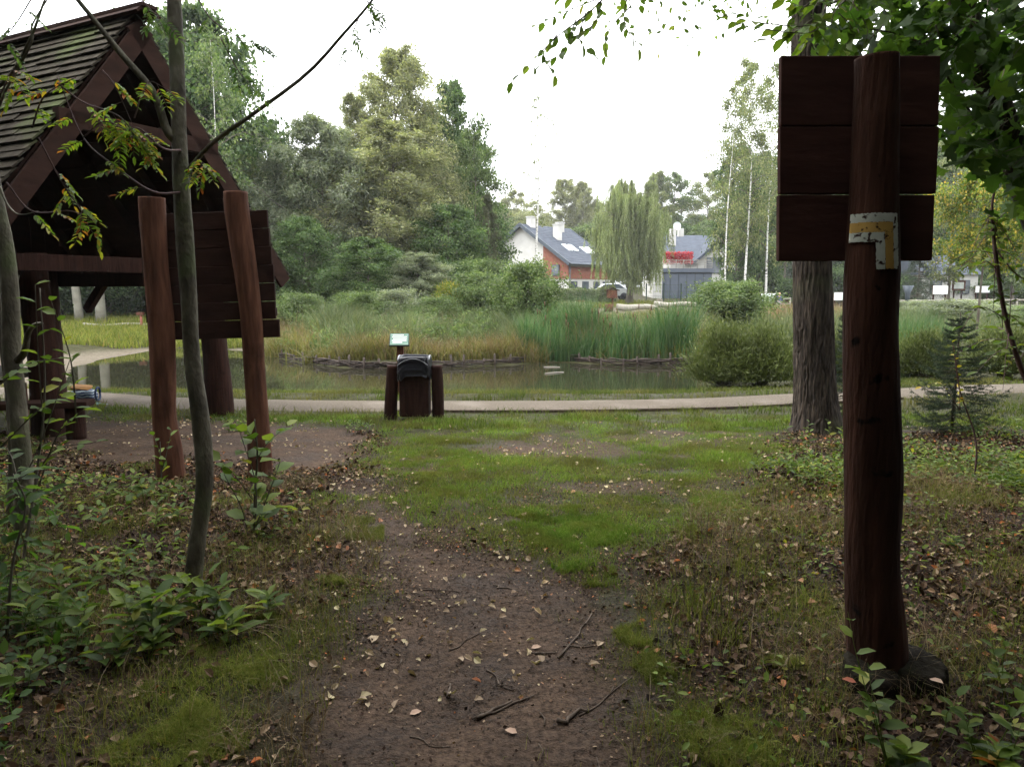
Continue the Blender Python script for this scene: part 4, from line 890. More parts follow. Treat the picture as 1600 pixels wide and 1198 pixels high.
for pl, n, h0, h1 in ((PG([(770, 790), (960, 785), (1020, 850), (965, 915), (900, 918), (850, 872), (800, 850)]), 20000, .018, .05), (PG([(990, 770), (1150, 765), (1190, 810), (1100, 850), (1000, 830)]), 9000, .012, .035), (PG([(590, 690), (700, 670), (800, 720), (780, 780), (650, 790), (600, 745)]), 9000, .02, .05)):
    q = scatter(pl, n, lambda x, y: np.clip((-sdpoly(x, y, pl) - .05) * 2.2 + 2.2 * fbm(x * 2.6, y * 2.6), 0, 1) * np.clip(.4 + 3 * fbm(x * 7, y * 7), .03, 1)); m.blades(np.c_[q, H(q[:, 0], q[:, 1]) - .003], rng.uniform(h0, h1, n), rng.uniform(.6, 1.4, n) * .0036, rng.normal(0, .5, (n, 2)), .7, segs=2)
tag(m.build('lush_grass', leafmat('lush_green_blades', [(0, (.06, .12, .016)), (.5, (.12, .20, .03)), (.9, (.19, .27, .05)), (1, (.28, .24, .10))], .4, nscale=2.5, hue=((.14, .14, .035), 2.2, .45, .62), spec=.08, rough=.8), smooth=False), 'lush bright green grass at the upper end of the trail', kind='stuff')
m = MB()
for pl, n in zip(GR2, (26000, 8000, 9000, 4500, 3500, 5500)):
    q = scatter(pl, n, lambda x, y: np.clip((-sdpoly(x, y, pl) - .04) * 2.4 + 2.6 * fbm(x * 2.6, y * 2.6), 0, 1) * np.clip(.35 + 3.4 * fbm(x * 6, y * 6), .02, 1)); m.blades(np.c_[q, H(q[:, 0], q[:, 1]) - .003], rng.uniform(.012, .045, n), rng.uniform(.6, 1.4, n) * .0024, rng.normal(0, .6, (n, 2)), .7, segs=2)
tag(m.build('moss_sward', LM['moss'], smooth=False), 'yellow-green mossy swards along the trail edges', kind='stuff')
m = MB() # thin green grass coming up through the litter
for pl, n in ((PG([(980, 1215), (1000, 900), (1100, 780), (1330, 720), (1700, 720), (1800, 1215)]), 13000), (PG([(-200, 1215), (-100, 780), (500, 740), (600, 860), (480, 1215)]), 9000)):
    q = scatter(pl, n, lambda x, y: np.clip(.3 + 2.6 * fbm(x * 2.1 + 60, y * 2.1), .02, 1)); m.blades(np.c_[q, H(q[:, 0], q[:, 1])], rng.uniform(.03, .12, n), rng.uniform(.6, 1.3, n) * .0026, rng.normal(0, .6, (n, 2)), .9, segs=3)
tag(m.build('thin_grass', LM['moss'], smooth=False), 'thin green grass growing up through the leaf litter', kind='stuff')
m = MB() # scattered dry straw blades, right side and left side
for (pl, n) in ((PG([(980, 1215), (1000, 900), (1100, 780), (1330, 720), (1700, 720), (1800, 1215)]), 6000), (PG([(-200, 1215), (-100, 780), (500, 740), (600, 860), (480, 1215)]), 4500)):
    q = scatter(pl, n, lambda x, y: np.clip(.35 + 3 * fbm(x * 1.7 + 30, y * 1.7), .03, 1)); m.blades(np.c_[q, H(q[:, 0], q[:, 1])], rng.uniform(.04, .17, n), rng.uniform(.6, 1.3, n) * .0028, rng.normal(0, .95, (n, 2)), .9, segs=3)
tag(m.build('straw', LM['dry'], smooth=False), 'dry straw blades lying over the litter', kind='stuff')
def ground_leaves(name, label, mat, n, box_, wfun, L, lift=.006, shape='leaf', flat=.32):
    q = rng.uniform((box_[0], box_[2]), (box_[1], box_[3]), (n, 2)); s_, g_, sd_, tr_ = masks(q[:, 0], q[:, 1])
    a = np.abs(q[:, 0]) < (q[:, 1] * .78 + .6); q = q[rng.random(n) < wfun(q[:, 0], q[:, 1], g_, s_, tr_) * a]; k = len(q)
    D = np.c_[rng.normal(size=(k, 2)), rng.normal(0, flat, k)]; Nn = np.c_[rng.normal(0, flat, (k, 2)), np.ones(k)]; sc = (.4 + 1.1 * rng.random(k) ** 1.3) * L
    m = MB(); m.leaves(np.c_[q, H(q[:, 0], q[:, 1]) + lift + rng.random(k) * lift], D, sc, sc * rng.uniform(.6, .95, k), shape, Nn)
    o = m.build(name, mat, smooth=False); return tag(o, label, kind='stuff')
ground_leaves('leaf_litter', 'brown leaf litter under the trees', LM['litter'], 170000, (-6.5, 6.5, 1.9, 8.6), lambda x, y, g, s, t: (1 - s) * (1 - g * .93) * sm(-.25, .3, sdpoly(x, y, GR1)) * sm(-.05, .35, sdpoly(x, y, TRAIL)) * np.clip(.75 + 1.5 * fbm(x * 2, y * 2), .15, 1) * .8, .036, .009, 'curl', flat=.5)
ground_leaves('leaf_fragments', 'small broken bits of leaves in the litter', LM['litter'], 420000, (-4.6, 4.6, 1.9, 6.6), lambda x, y, g, s, t: (1 - .93 * s) * (1 - g * .6) * np.clip(.7 + 1.8 * fbm(x * 4, y * 4), .1, 1) * .8, .013, .004, 'quad', .5)
ground_leaves('scattered_leaves', 'pale dry leaves scattered over soil and grass', LM['pale'], 62000, (-6.5, 6.5, 2.6, 10), lambda x, y, g, s, t: np.clip(.35 + 2.6 * fbm(x * 2.4 + 11, y * 2.4), .05, 1) * (.20 + .5 * (1 - g)) * .28 * (1 + 1.2 * t), .034, .008, 'curl', flat=.4)
# crumbs of soil and small stones on the trodden trail
q = rng.uniform((-1.6, 1.9), (1.6, 6), (42000, 2)); s_, g_, sd_, t_ = masks(q[:, 0], q[:, 1]); q = q[rng.random(len(q)) < t_ * np.clip(.35 + 2.2 * fbm(q[:, 0] * 3, q[:, 1] * 3), .03, 1)]; k = len(q)
m = MB(); r_ = rng.uniform(.002, .006, k); P = np.c_[q, H(q[:, 0], q[:, 1]) + r_ * .2]
oc = np.array([[1, 0, 0], [0, 1, 0], [-1, 0, 0], [0, -1, 0], [0, 0, .8], [0, 0, -.6]], float)
V = P[:, None] + oc[None] * r_[:, None, None] * rng.uniform(.6, 1.4, (k, 6, 1)); fo = np.array([[0, 1, 4], [1, 2, 4], [2, 3, 4], [3, 0, 4], [1, 0, 5], [2, 1, 5], [3, 2, 5], [0, 3, 5]])
m.add(V.reshape(-1, 3), (fo[None] + (np.arange(k) * 6)[:, None, None]).reshape(-1, 3)); tag(m.build('soil_crumbs', solid('soil_crumbs', [(.3, (.04, .03, .024)), (.7, (.12, .09, .07))], 30), smooth=False), 'crumbs of soil on the trodden trail', kind='stuff')
# tiny twigs everywhere
m = MB()
for k_ in range(700):
    x, y = rng.uniform(-4, 4), rng.uniform(2, 6.5); z = float(H(x, y)) + .005; a = rng.uniform(0, 3.14); l = rng.uniform(.02, .11)
    m.tube([(x, y, z), (x + l * .5 * math.cos(a), y + l * .5 * math.sin(a), z + .004), (x + l * math.cos(a + .25), y + l * math.sin(a + .25), z + .002)], rng.uniform(.001, .0028), 4)
tag(m.build('twig_litter', M['soil_wood']), 'tiny broken twigs in the litter', kind='stuff')
# ================================================================== NEAR TREES
rng = np.random.default_rng(41)
def limb(pts, widths_px, n=24):
    """pts: (px, py, Y) -> world centre line; widths in px"""
    W_ = np.array([at(*p) for p in pts]); r_ = np.array([w_ / F * p[2] / 2 for w_, p in zip(widths_px, pts)])
    return spline(np.c_[W_, r_], n)
# big trunk, right of the bin
g0 = gz(1272, 668, -.08); Yt = g0[1] + .15
rows = [(1256, 1285, -700), (1250, 1287, -260), (1240, 1287, 0), (1239, 1290, 100), (1240, 1294, 250), (1241, 1297, 415), (1242, 1300, 520), (1242, 1303, 590), (1240, 1308, 635), (1236, 1314, 662), (1228, 1324, 684)]
q = logpost(rows, Yt, 0, -.2, seg=300)
tr_ = empty('oak_tree', (q[0, 0], q[0, 1], float(H(q[0, 0], q[0, 1]))), 'thick furrowed tree trunk standing just left of the near signpost', 'tree')
m = MB(); m.tube(q[:, :3], q[:, 3], 220, wob=.05, ridg=(.022, 46, 1.6)); part(m, 'trunk', M['bark'], tr_)
top_ = q[-1, :3]
m = MB(); P = []; D = []
for k_ in range(26):
    a = k_ * 2.4; zt = rng.uniform(5.2, 11); L = rng.uniform(1.8, 3.6); c0 = np.array([q[0, 0], Yt, zt]); d = np.array([math.cos(a), math.sin(a) * .8, rng.uniform(.1, .6)])
    uu = np.linspace(0, 1, 6)[:, None]; C = c0 + d * L * uu; C[:, 2] -= .3 * L * uu[:, 0] ** 2; m.tube(C, .05 * (1 - uu[:, 0] * .8), 6)
    for j in range(9):
        p = C[rng.integers(2, 6)]; n_ = 60; P.append(p + rng.normal(0, .42, (n_, 3))); D.append(orient(n_, -.4))
part(m, 'branches', M['bark_far'], tr_); m = MB(); P = np.concatenate(P); D = np.concatenate(D); pz = P[:, 2] > 4.6 + .0 * P[:, 1]; P = P[pz]; D = D[pz]; m.leaves(P, D, .10, .06, 'leaf'); part(m, 'crown', LM['hornbeam'], tr_, False)
# pale dead trunk behind it
rows = [(1224, 1241, -60), (1222, 1240, 90), (1221, 1238, 300), (1220, 1236, 480), (1219, 1236, 500)]
# overhanging leafy branches -------------------------------------------------------------
def leafy(root_name, label, cat, stem_pts, stem_w, twig_spec, mat, bark, leafL, ratio=.62, shape='leaf', seed=1, up=-.15, group=None, alt=.045, tail=None):
    """woody stem + side twigs with alternate flat leaves. twig_spec: list of (list of (px,py,Y), width px, n leaves)"""
    global rng; rng = np.random.default_rng(seed)
    q0 = limb(stem_pts, stem_w, 40); base = q0[0, :3]
    root = empty(root_name, base, label, cat, group)
    ms = MB(); ms.tube(q0[:, :3], q0[:, 3], 12 if stem_w[0] > 12 else 8, wob=.08 if stem_w[0] > 12 else 0, ridg=(.0025, 9, 3) if stem_w[0] > 14 else 0); part(ms, 'trunk' if cat == 'tree' else 'stem', bark, root)
    ml = MB(); P = []; D = []; Nn = []; S_ = []
    for (pts, w_, nl, sz) in twig_spec:
        c = limb(pts, np.linspace(w_, w_ * .35, len(pts)), 18); mt = MB(); mt.tube(c[:, :3], np.maximum(c[:, 3], .0008), 5); part(mt, 'branch' if w_ > 5 else 'twig', bark, root)
        if nl == 0: continue
        u = np.linspace(.12, 1, nl); T = nrm(np.gradient(c[:, :3], axis=0)); ix = (u * 17).astype(int)
        for k_, i_ in enumerate(ix):
            t = T[i_]; sd_ = np.cross(t, [0, 0, 1.]); sd_ = sd_ / (np.linalg.norm(sd_) + 1e-6) * (1 if k_ % 2 else -1)
            P.append(c[i_, :3]); D.append(nrm(t * .55 + sd_ * 1. + np.array([0, 0, up]) + rng.normal(0, .22, 3))); Nn.append(np.array([0, 0, 1.]) + rng.normal(0, .35, 3)); S_.append(rng.uniform(.7, 1.15) * sz)
    if P:
        S_ = np.array(S_) * leafL; ml.leaves(P, D, S_, S_ * ratio, shape, np.array(Nn)); part(ml, 'foliage', mat, root, True)
    return root
def auto_twigs(stem, n, L, Yj, per, sz=1, seed=2, rng_=(.35, 1), droop=.3, fan=None):
    """twigs in pixel space around the stem (list of (px,py,Y)); L in px"""
    r = np.random.default_rng(seed); S2 = spline(stem, 50); out_ = []
    for k in range(n):
        b = S2[int(r.uniform(*rng_) * 49)]; a = r.uniform(0, 6.28) if fan is None else r.uniform(*fan); l = L * r.uniform(.5, 1.2)
        e = (b[0] + l * math.cos(a), b[1] - l * math.sin(a) + droop * l, b[2] + r.normal(0, Yj)); mid = ((b[0] + e[0]) / 2, (b[1] + e[1]) / 2 - .12 * l, (b[2] + e[2]) / 2)
        out_.append(([tuple(b), mid, e], 1.8, per, sz))
    return out_
# left young grey trunk with fork
st = [(300, 930, 3.72), (308, 850, 3.72), (320, 750, 3.74), (314, 660, 3.74), (300, 560, 3.75), (295, 470, 3.76), (289, 380, 3.78), (284, 300, 3.78), (280, 215, 3.8), (277, 120, 3.82), (272, 0, 3.85), (262, -250, 3.9)]
sw = [30, 26, 27, 27, 24, 24, 26, 24, 22, 22, 20, 14]
tw_ = [([(284, 225, 3.8), (262, 205, 3.78), (240, 145, 3.75), (190, 85, 3.72), (150, 35, 3.7), (105, -20, 3.7)], 16, 0, 1),
       ([(290, 272, 3.78), (330, 225, 3.75), (400, 175, 3.72), (480, 115, 3.7), (535, 55, 3.68), (582, 0, 3.66), (600, -40, 3.66)], 8, 0, 1)]
yt = leafy('young_rowan_tree', 'young grey-barked tree with forked trunk, nearest tree on the left', 'tree', st, sw, tw_, LM['rowan'], M['bark_thin'], .05, seed=3)
# pinnate sprays
def pinnate(root, sprays, mat, bark, leafL, seed, npin=6, cname='foliage'):
    global rng; rng = np.random.default_rng(seed); ml = MB(); P = []; D = []; Nn = []; S_ = []
    for (pts, w_, nf) in sprays:
        nf = int(nf * 1.5); mt = MB(); c = limb(pts, np.linspace(w_, w_ * .4, len(pts)), 20); mt.tube(c[:, :3], np.maximum(c[:, 3], .0009), 5); T = nrm(np.gradient(c[:, :3], axis=0))
        for k_ in range(nf):
            i_ = int((.35 + .65 * k_ / max(1, nf - 1)) * 19); t = T[i_]; d = nrm(t * .5 + np.array([rng.normal(0, .8), rng.normal(0, .6), -.55])); o = c[i_, :3]; L = leafL * npin * .42 * rng.uniform(.8, 1.2)
            uu = np.linspace(0, 1, 8)[:, None]; R_ = o + d * L * uu; R_[:, 2] -= .25 * L * uu[:, 0] ** 2; mt.tube(R_, .0011, 4)
            sd_ = nrm(np.cross(d, [rng.normal(0, .3), rng.normal(0, .3), 1.]))
            for j in range(npin):
                u = .25 + .75 * j / npin; pp = np.array([np.interp(u, uu[:, 0], R_[:, a]) for a in range(3)])
                for s_ in (-1, 1): P.append(pp); D.append(nrm(sd_ * s_ + d * .45 + [0, 0, -.25]) + rng.normal(0, .1, 3)); Nn.append([0, rng.normal(0, .4), 1]); S_.append(leafL * rng.uniform(.75, 1.1))
            P.append(R_[-1]); D.append(d); Nn.append([0, 0, 1]); S_.append(leafL)
        part(mt, 'twig', bark, root)
    S_ = np.array(S_); ml.leaves(P, D, S_, S_ * .42, 'leaf', np.array(Nn, float)); part(ml, cname, mat, root, True)
Yr = 3.4
pinnate(yt, [([(284, 235, 3.78), (255, 232, 3.6), (215, 200, Yr), (190, 215, Yr)], 4, 4), ([(290, 300, 3.78), (240, 300, 3.6), (180, 260, Yr), (130, 215, Yr), (90, 120, Yr)], 4, 4),
             ([(130, 215, Yr), (165, 190, Yr), (215, 215, Yr)], 3, 5), ([(90, 130, Yr), (130, 160, Yr), (190, 185, Yr), (225, 240, Yr)], 3, 6), ([(295, 265, 3.7), (310, 250, 3.6), (318, 262, 3.6)], 3, 4),
             ([(60, 215, Yr), (100, 290, Yr), (140, 345, Yr)], 3, 4), ([(50, 200, Yr), (70, 150, Yr), (120, 120, Yr)], 3, 2), ([(10, 285, Yr), (50, 330, Yr), (110, 330, Yr), (150, 345, Yr)], 3, 3),
             ([(160, 110, Yr), (180, 135, Yr), (205, 190, Yr)], 2.5, 3), ([(210, 185, Yr), (230, 130, Yr), (262, 140, Yr)], 2.5, 3), ([(0, 150, Yr), (20, 110, Yr), (20, 130, Yr)], 3, 3)],
        LM['rowan'], M['bark_red'], .042, 4)
pinnate(yt, [([(300, -20, 3.5), (330, 30, 3.5), (380, 62, 3.5), (405, 66, 3.5)], 2.5, 4), ([(560, -20, 3.6), (580, 10, 3.6), (600, 20, 3.6)], 2.5, 3), ([(560, 30, 3.66), (552, 50, 3.6), (548, 70, 3.6)], 2, 2), ([(60, -20, 3.3), (30, 30, 3.3), (8, 60, 3.3)], 2.5, 2), ([(205, -20, 3.4), (235, 15, 3.4), (255, 30, 3.4)], 2.5, 4), ([(345, 60, 3.5), (375, 115, 3.5), (395, 135, 3.5)], 2, 3)],
        LM['oak'], M['bark_red'], .034, 5, cname='upper_foliage')
# far left tree with broken stub
st = [(38, 838, 4.55), (38, 760, 4.55), (32, 680, 4.55), (24, 600, 4.55), (18, 540, 4.55), (16, 460, 4.55), (8, 380, 4.55), (-8, 300, 4.55), (-30, 150, 4.55), (-50, -60, 4.55)]
lt = leafy('hazel_tree', 'thin crooked trunk with a broken pale stub at the far left edge', 'tree', st, [30, 28, 27, 26, 26, 24, 22, 20, 18, 14],
      [([(22, 568, 4.55), (38, 550, 4.5), (44, 520, 4.45), (54, 508, 4.42), (66, 505, 4.4)], 13, 0, 1), ([(0, 292, 4.5), (12, 320, 4.45), (30, 335, 4.4), (60, 330, 4.4)], 4, 0, 1), ([(-30, 150, 4.5), (15, 120, 4.4), (48, 60, 4.3), (70, 0, 4.3)], 8, 0, 1), ([(-10, 200, 4.5), (5, 150, 4.4), (48, 70, 4.3), (50, 40, 4.3), (80, -10, 4.3)], 5, 0, 1)], LM['hornbeam'], M['bark_thin'], .06, seed=6)
st = [(16, 845, 4.9), (20, 740, 4.9), (18, 640, 4.9), (4, 520, 4.9), (-12, 380, 4.9), (-30, 100, 4.9)]
leafy('hazel_tree', 'second thinner pale trunk behind the crooked one at the left edge', 'tree', st, [16, 14, 14, 13, 12, 10], [([(4, 520, 4.9), (20, 480, 4.8), (30, 430, 4.8)], 4, 0, 1)], LM['hornbeam'], M['bark_thin'], .06, seed=7)
# left undergrowth sapling reaching over the stub
TWG = []
for k_, (a, b, c) in enumerate([((70, 690), (60, 560), (55, 445)), ((120, 660), (110, 560), (80, 470)), ((60, 760), (90, 680), (130, 640)), ((10, 800), (60, 700), (110, 560)), ((0, 700), (60, 640), (95, 620)), ((0, 600), (40, 570), (90, 560)), ((30, 900), (70, 720), (150, 690))]):
    TWG.append(([(a[0], a[1], 4.1), (b[0], b[1], 4.0), (c[0], c[1], 3.9)], 3, 11, 1))
leafy('hornbeam_sapling', 'bushy green sapling in front of the two thin trunks at the left edge', 'sapling', [(20, 960, 3.9), (40, 850, 3.95), (60, 720, 4.0), (70, 600, 4.0), (62, 450, 4.0)], [6, 5, 4, 3, 2], TWG, LM['hornbeam'], M['bark_far'], .085, .6, seed=8)
TWG = auto_twigs([(10, 980, 3.2), (20, 880, 3.2), (40, 790, 3.2), (20, 740, 3.2)], 18, 85, .25, 7, .9, 9, (.1, 1), .25)
leafy('hornbeam_sapling', 'dark spreading sapling at the left edge below the crooked trunk', 'sapling', [(10, 1000, 3.1), (20, 880, 3.1), (40, 790, 3.1), (20, 740, 3.1)], [5, 4, 3, 2], TWG, LM['maple'], M['bark_far'], .085, .55, seed=10)
# hornbeam sapling at the right foot of the notice board
TWG = [([(390, 858, 4.6), (380, 800, 4.55), (350, 740, 4.5)], 3, 9, 1), ([(395, 850, 4.6), (400, 760, 4.6), (375, 675, 4.6)], 3, 13, 1.05), ([(400, 820, 4.6), (420, 770, 4.55), (438, 720, 4.5)], 3, 8, 1.1), ([(395, 780, 4.6), (365, 740, 4.5), (345, 718, 4.4)], 2, 6, 1), ([(400, 720, 4.6), (420, 690, 4.6), (450, 665, 4.6)], 2, 7, 1), ([(392, 830, 4.6), (420, 800, 4.5), (430, 790, 4.4)], 2, 6, 1), ([(400, 690, 4.6), (385, 672, 4.6), (360, 662, 4.6)], 2, 6, 1)]
leafy('hornbeam_sapling', 'waist-high leafy sapling before the right post of the notice board', 'sapling', [(398, 862, 4.65), (398, 780, 4.65), (402, 710, 4.62), (398, 655, 4.6)], [5, 4, 3, 2], TWG, LM['hornbeam'], M['bark_far'], .135, .72, seed=12)
TWG = [([(250, 765, 5.4), (252, 720, 5.4), (240, 680, 5.4)], 2, 9, 1), ([(252, 740, 5.4), (262, 700, 5.4), (268, 672, 5.4)], 2, 6, .9)]
leafy('hornbeam_sapling', 'small thin seedling before the left post of the notice board', 'sapling', [(252, 790, 5.4), (252, 740, 5.4), (250, 690, 5.4)], [3, 2.5, 1.5], TWG, LM['hornbeam'], M['bark_far'], .085, .6, seed=13)
# yellowish leaf bush by the left bench and other seedlings
def seedling(px, py, hpx, label, seed, leafL=.11, ratio=.42, mat='hornbeam', nst=5, spread=.7, name='seedling', nl=7):
    global rng
    r = np.random.default_rng(seed); g = gz(px, py, 0); Yb = g[1]; z = float(H(g[0], Yb)); g = at(px, py, Yb)
    root = empty(name, (g[0], Yb, z), label, 'plant'); ms = MB(); ml = MB(); P = []; D = []; Nn = []; S_ = []; h = hpx / F * Yb
    for k in range(nst):
        a = r.uniform(0, 6.28); l = h * r.uniform(.55, 1.05); o = np.array([g[0] + r.normal(0, h * spread * .35), Yb + r.normal(0, h * spread * .25), z - .01]); d = np.array([math.cos(a) * .3, math.sin(a) * .3, 1]); u = np.linspace(0, 1, 6)[:, None]
        C = o + d * l * u + r.normal(0, .006, (6, 3)) * u; ms = MB(); ms.tube(C, .0022 * (1.3 - u[:, 0]), 5); part(ms, 'stem', LM['hornbeam'], root)
        for j in range(nl):
            v = .3 + .7 * (j + .5) / nl; p = np.array([np.interp(v, u[:, 0], C[:, i]) for i in range(3)]); b = j * 2.4 + a; P.append(p); D.append([math.cos(b), math.sin(b), .55 - .5 * (1 - v)]); Nn.append([r.normal(0, .25), r.normal(0, .25), 1]); S_.append(leafL * r.uniform(.65, 1.15) * (1.15 - .3 * v))
    rng = np.random.default_rng(seed + 500)
    S_ = np.array(S_); ml.leaves(P, D, S_, S_ * ratio, 'leaf', np.array(Nn)); part(ml, 'leaves', LM[mat], root, True); return root
SD = [(235, 1010, 110, 'broad-leaved seedling left of the young grey trunk, largest of the low green clump', 1, .14, .42, 7, .9), (300, 975, 90, 'broad-leaved seedling right at the foot of the young grey trunk', 2, .13, .42, 6, .8), (350, 1000, 60, 'low seedling with three long leaves right of the young grey trunk', 3, .15, .36, 3, .8),
      (190, 1040, 70, 'low dark seedling at the left side of the broad-leaved clump', 4, .10, .45, 5, 1), (420, 965, 40, 'single small seedling at the edge of the trodden soil, left side', 5, .12, .4, 2, .6),
      (60, 1010, 90, 'dark leafy plant near the left edge below the saplings', 6, .10, .5, 8, 1.2), (20, 1090, 80, 'shaded leafy plant lowest at the left edge', 7, .09, .5, 5, 1), (130, 930, 70, 'green plant between the left edge sapling and the broad-leaved clump', 8, .09, .5, 7, 1.2),
      (210, 790, 60, 'low plant in the grass left of the notice board', 9, .09, .5, 6, 1.6), (290, 820, 50, 'yellowish low plant in front of the notice board', 10, .09, .42, 5, 1.2), (120, 830, 60, 'leafy plant right of the crooked trunk', 11, .09, .5, 6, 1.6),
      (1285, 700, 55, 'leafy plant at the foot of the thick furrowed trunk', 12, .075, .55, 8, 1.4), (1230, 735, 40, 'low plant left of the foot of the thick furrowed trunk', 13, .07, .55, 7, 2), (1340, 720, 45, 'low plant between the thick trunk and the signpost', 14, .075, .5, 6, 1.4),
      (1440, 745, 50, 'bright low plant just right of the signpost', 15, .07, .5, 7, 1.6), (1530, 730, 50, 'green plant below the small spruce', 16, .08, .5, 8, 2), (1590, 760, 50, 'broad yellow-green plant at the right edge below the thin sapling', 17, .10, .42, 7, 1.6),
      (1480, 860, 34, 'pale green wilted plant on the litter right of the signpost', 18, .06, .5, 3, .8), (1385, 1205, 270, 'tall few-leaved plant in front of the signpost base', 19, .075, .6, 3, .12), (1410, 1205, 60, 'round-leaved seedling at the bottom edge below the signpost', 20, .10, .8, 2, .3),
      (1560, 1180, 130, 'leafy plant in the bottom right corner', 21, .07, .6, 6, .9), (1600, 1100, 110, 'dark round-leaved plant at the right edge above the corner plant', 22, .06, .75, 5, .7), (1540, 1195, 60, 'yellow and orange tinted plant at the bottom right', 23, .09, .5, 4, .6),
      (560, 655, 22, 'tuft of green leaves left of the litter bin', 24, .06, .5, 9, 1.8), (372, 652, 26, 'green tuft at the foot of the far shelter post', 25, .08, .5, 9, 1.6), (175, 640, 18, 'small green tuft beside the striped bag', 26, .06, .4, 6, 1.6)]
for (px, py, hp, lab, sd_, ll, rt, ns, spd) in SD: seedling(px, py, hp, lab, sd_, ll, rt, 'rowan' if sd_ == 23 else 'hornbeam', ns, spd)
# low leafy ground cover masses
def cover(name, label, poly, n, mat, L, h, seed):
    global rng; rng = np.random.default_rng(seed); q = scatter(poly, n, lambda x, y: np.clip(.25 + 3.2 * fbm(x * 1.5 + seed, y * 1.5), .0, 1)); z = H(q[:, 0], q[:, 1]); P = np.c_[q, z + rng.uniform(.01, h, n) * (.5 + fbm(q[:, 0] * 2, q[:, 1] * 2))]
    m = MB(); sc = rng.uniform(.5, 1.2, n) * L; m.leaves(P, np.c_[rng.normal(size=(n, 2)), rng.normal(.2, .3, n)], sc, sc * .55, 'leaf', np.c_[rng.normal(0, .4, (n, 2)), np.ones(n)]); k = n // 5
    m.blades(np.c_[q[:k], z[:k]], h * rng.uniform(.5, 1.2, k), .003, rng.normal(0, .3, (k, 2)), .4, segs=2)
    return tag(m.build(name, LM[mat], smooth=True), label, kind='stuff')
cover('undergrowth', 'leafy undergrowth on the left below the notice board', PG([(-100, 980), (-100, 740), (140, 740), (460, 755), (480, 830), (360, 900), (200, 960)]), 1200, 'hornbeam', .055, .22, 51)
cover('undergrowth', 'dark leafy undergrowth in the lower left corner', PG([(-300, 1215), (-200, 900), (130, 960), (150, 1060), (40, 1130), (0, 1215)]), 900, 'maple', .06, .2, 52)
cover('undergrowth', 'leafy undergrowth on the right beyond the signpost', PG([(1180, 770), (1210, 690), (1700, 640), (1800, 800), (1420, 800), (1340, 760)]), 5200, 'hornbeam', .05, .22, 53)
cover('undergrowth', 'sparse low weeds among the litter on the right', PG([(1000, 1000), (1080, 780), (1700, 800), (1700, 1215), (1040, 1215)]), 900, 'hornbeam', .04, .10, 54)
# dark dead stalks, right of the trail
for (A, B, w_, lab) in ((( 700, 1010), (745, 985), 2.5, 'fine curved twig on the smooth soil, above the pale leaf'), ((880, 1010), (940, 1006), 2.5, 'fine dark twig at the right rim of the soil'), ((905, 1120), (985, 1060), 3, 'slim branch running from the soil into the grass'), ((640, 1150), (700, 1165), 2.5, 'fine twig low on the left of the soil'), ((760, 1045), (800, 1075), 3, 'crooked twig in the middle of the soil')):
    A, B = gz(*A, 0), gz(*B, 0); r_ = w_ / F * A[1] / 2; u = np.linspace(0, 1, 8)[:, None]; C = A + (B - A) * u; C[:, :2] += .012 * np.c_[np.sin(u[:, 0] * 7), np.cos(u[:, 0] * 5)]; C[:, 2] = H(C[:, 0], C[:, 1]) + r_
    m = MB(); m.tube(C, r_ * (1.1 - .5 * u[:, 0]), 6); m.tube([C[4], C[4] + np.array([.02, .03, .006]), C[4] + np.array([.03, .06, .004])], r_ * .5, 5); tag(m.build('twig', M['soil_wood'], origin=C[3]), lab, 'twig')
def stalks(px, py, n, hpx, label, seed, mat='stalk'):
    r = np.random.default_rng(seed); g = gz(px, py, 0); m = MB(); root = empty('grass_tuft', (g[0], g[1], 0), label, 'grass tuft')
    for k in range(n):
        x, y = g[0] + r.normal(0, .07), g[1] + r.normal(0, .06); z = float(H(x, y)); h = hpx / F * g[1] * r.uniform(.5, 1.1); dx, dy = r.normal(0, .12 * h, 2)
        m.tube([(x, y, z - .01), (x + dx * .4, y + dy * .4, z + h * .55), (x + dx, y + dy, z + h)], [.0016, .0013, .0006], 4)
    part(m, 'stalks', M['soil_wood'], root); m = MB(); k = n * 5; q = np.array(g[:2]) + r.normal(0, .06, (k, 2)); m.blades(np.c_[q, H(q[:, 0], q[:, 1])], hpx / F * g[1] * r.uniform(.3, .8, k), .0035, r.normal(0, .35, (k, 2)), .6); part(m, 'blades', LM['moss'], root, False)
for (a, b, c, d, e) in [(1095, 965, 16, 120, 'tuft of dark stalks right of the trodden soil'), (1130, 1010, 12, 120, 'tuft of dark stalks nearer to the signpost base'), (1160, 905, 10, 80, 'thin stalks between the clearing and the signpost'), (1275, 1100, 10, 110, 'grass tuft left of the signpost base'),
    (1225, 790, 14, 60, 'brown stalks below the thick furrowed trunk'), (330, 900, 10, 70, 'dark stalks right behind the young grey trunk'), (505, 840, 8, 50, 'thin stalks left of the trail below the notice board'), (1085, 850, 8, 70, 'grass tuft at the right rim of the bright grass')]: stalks(a, b, c, d, e, a)

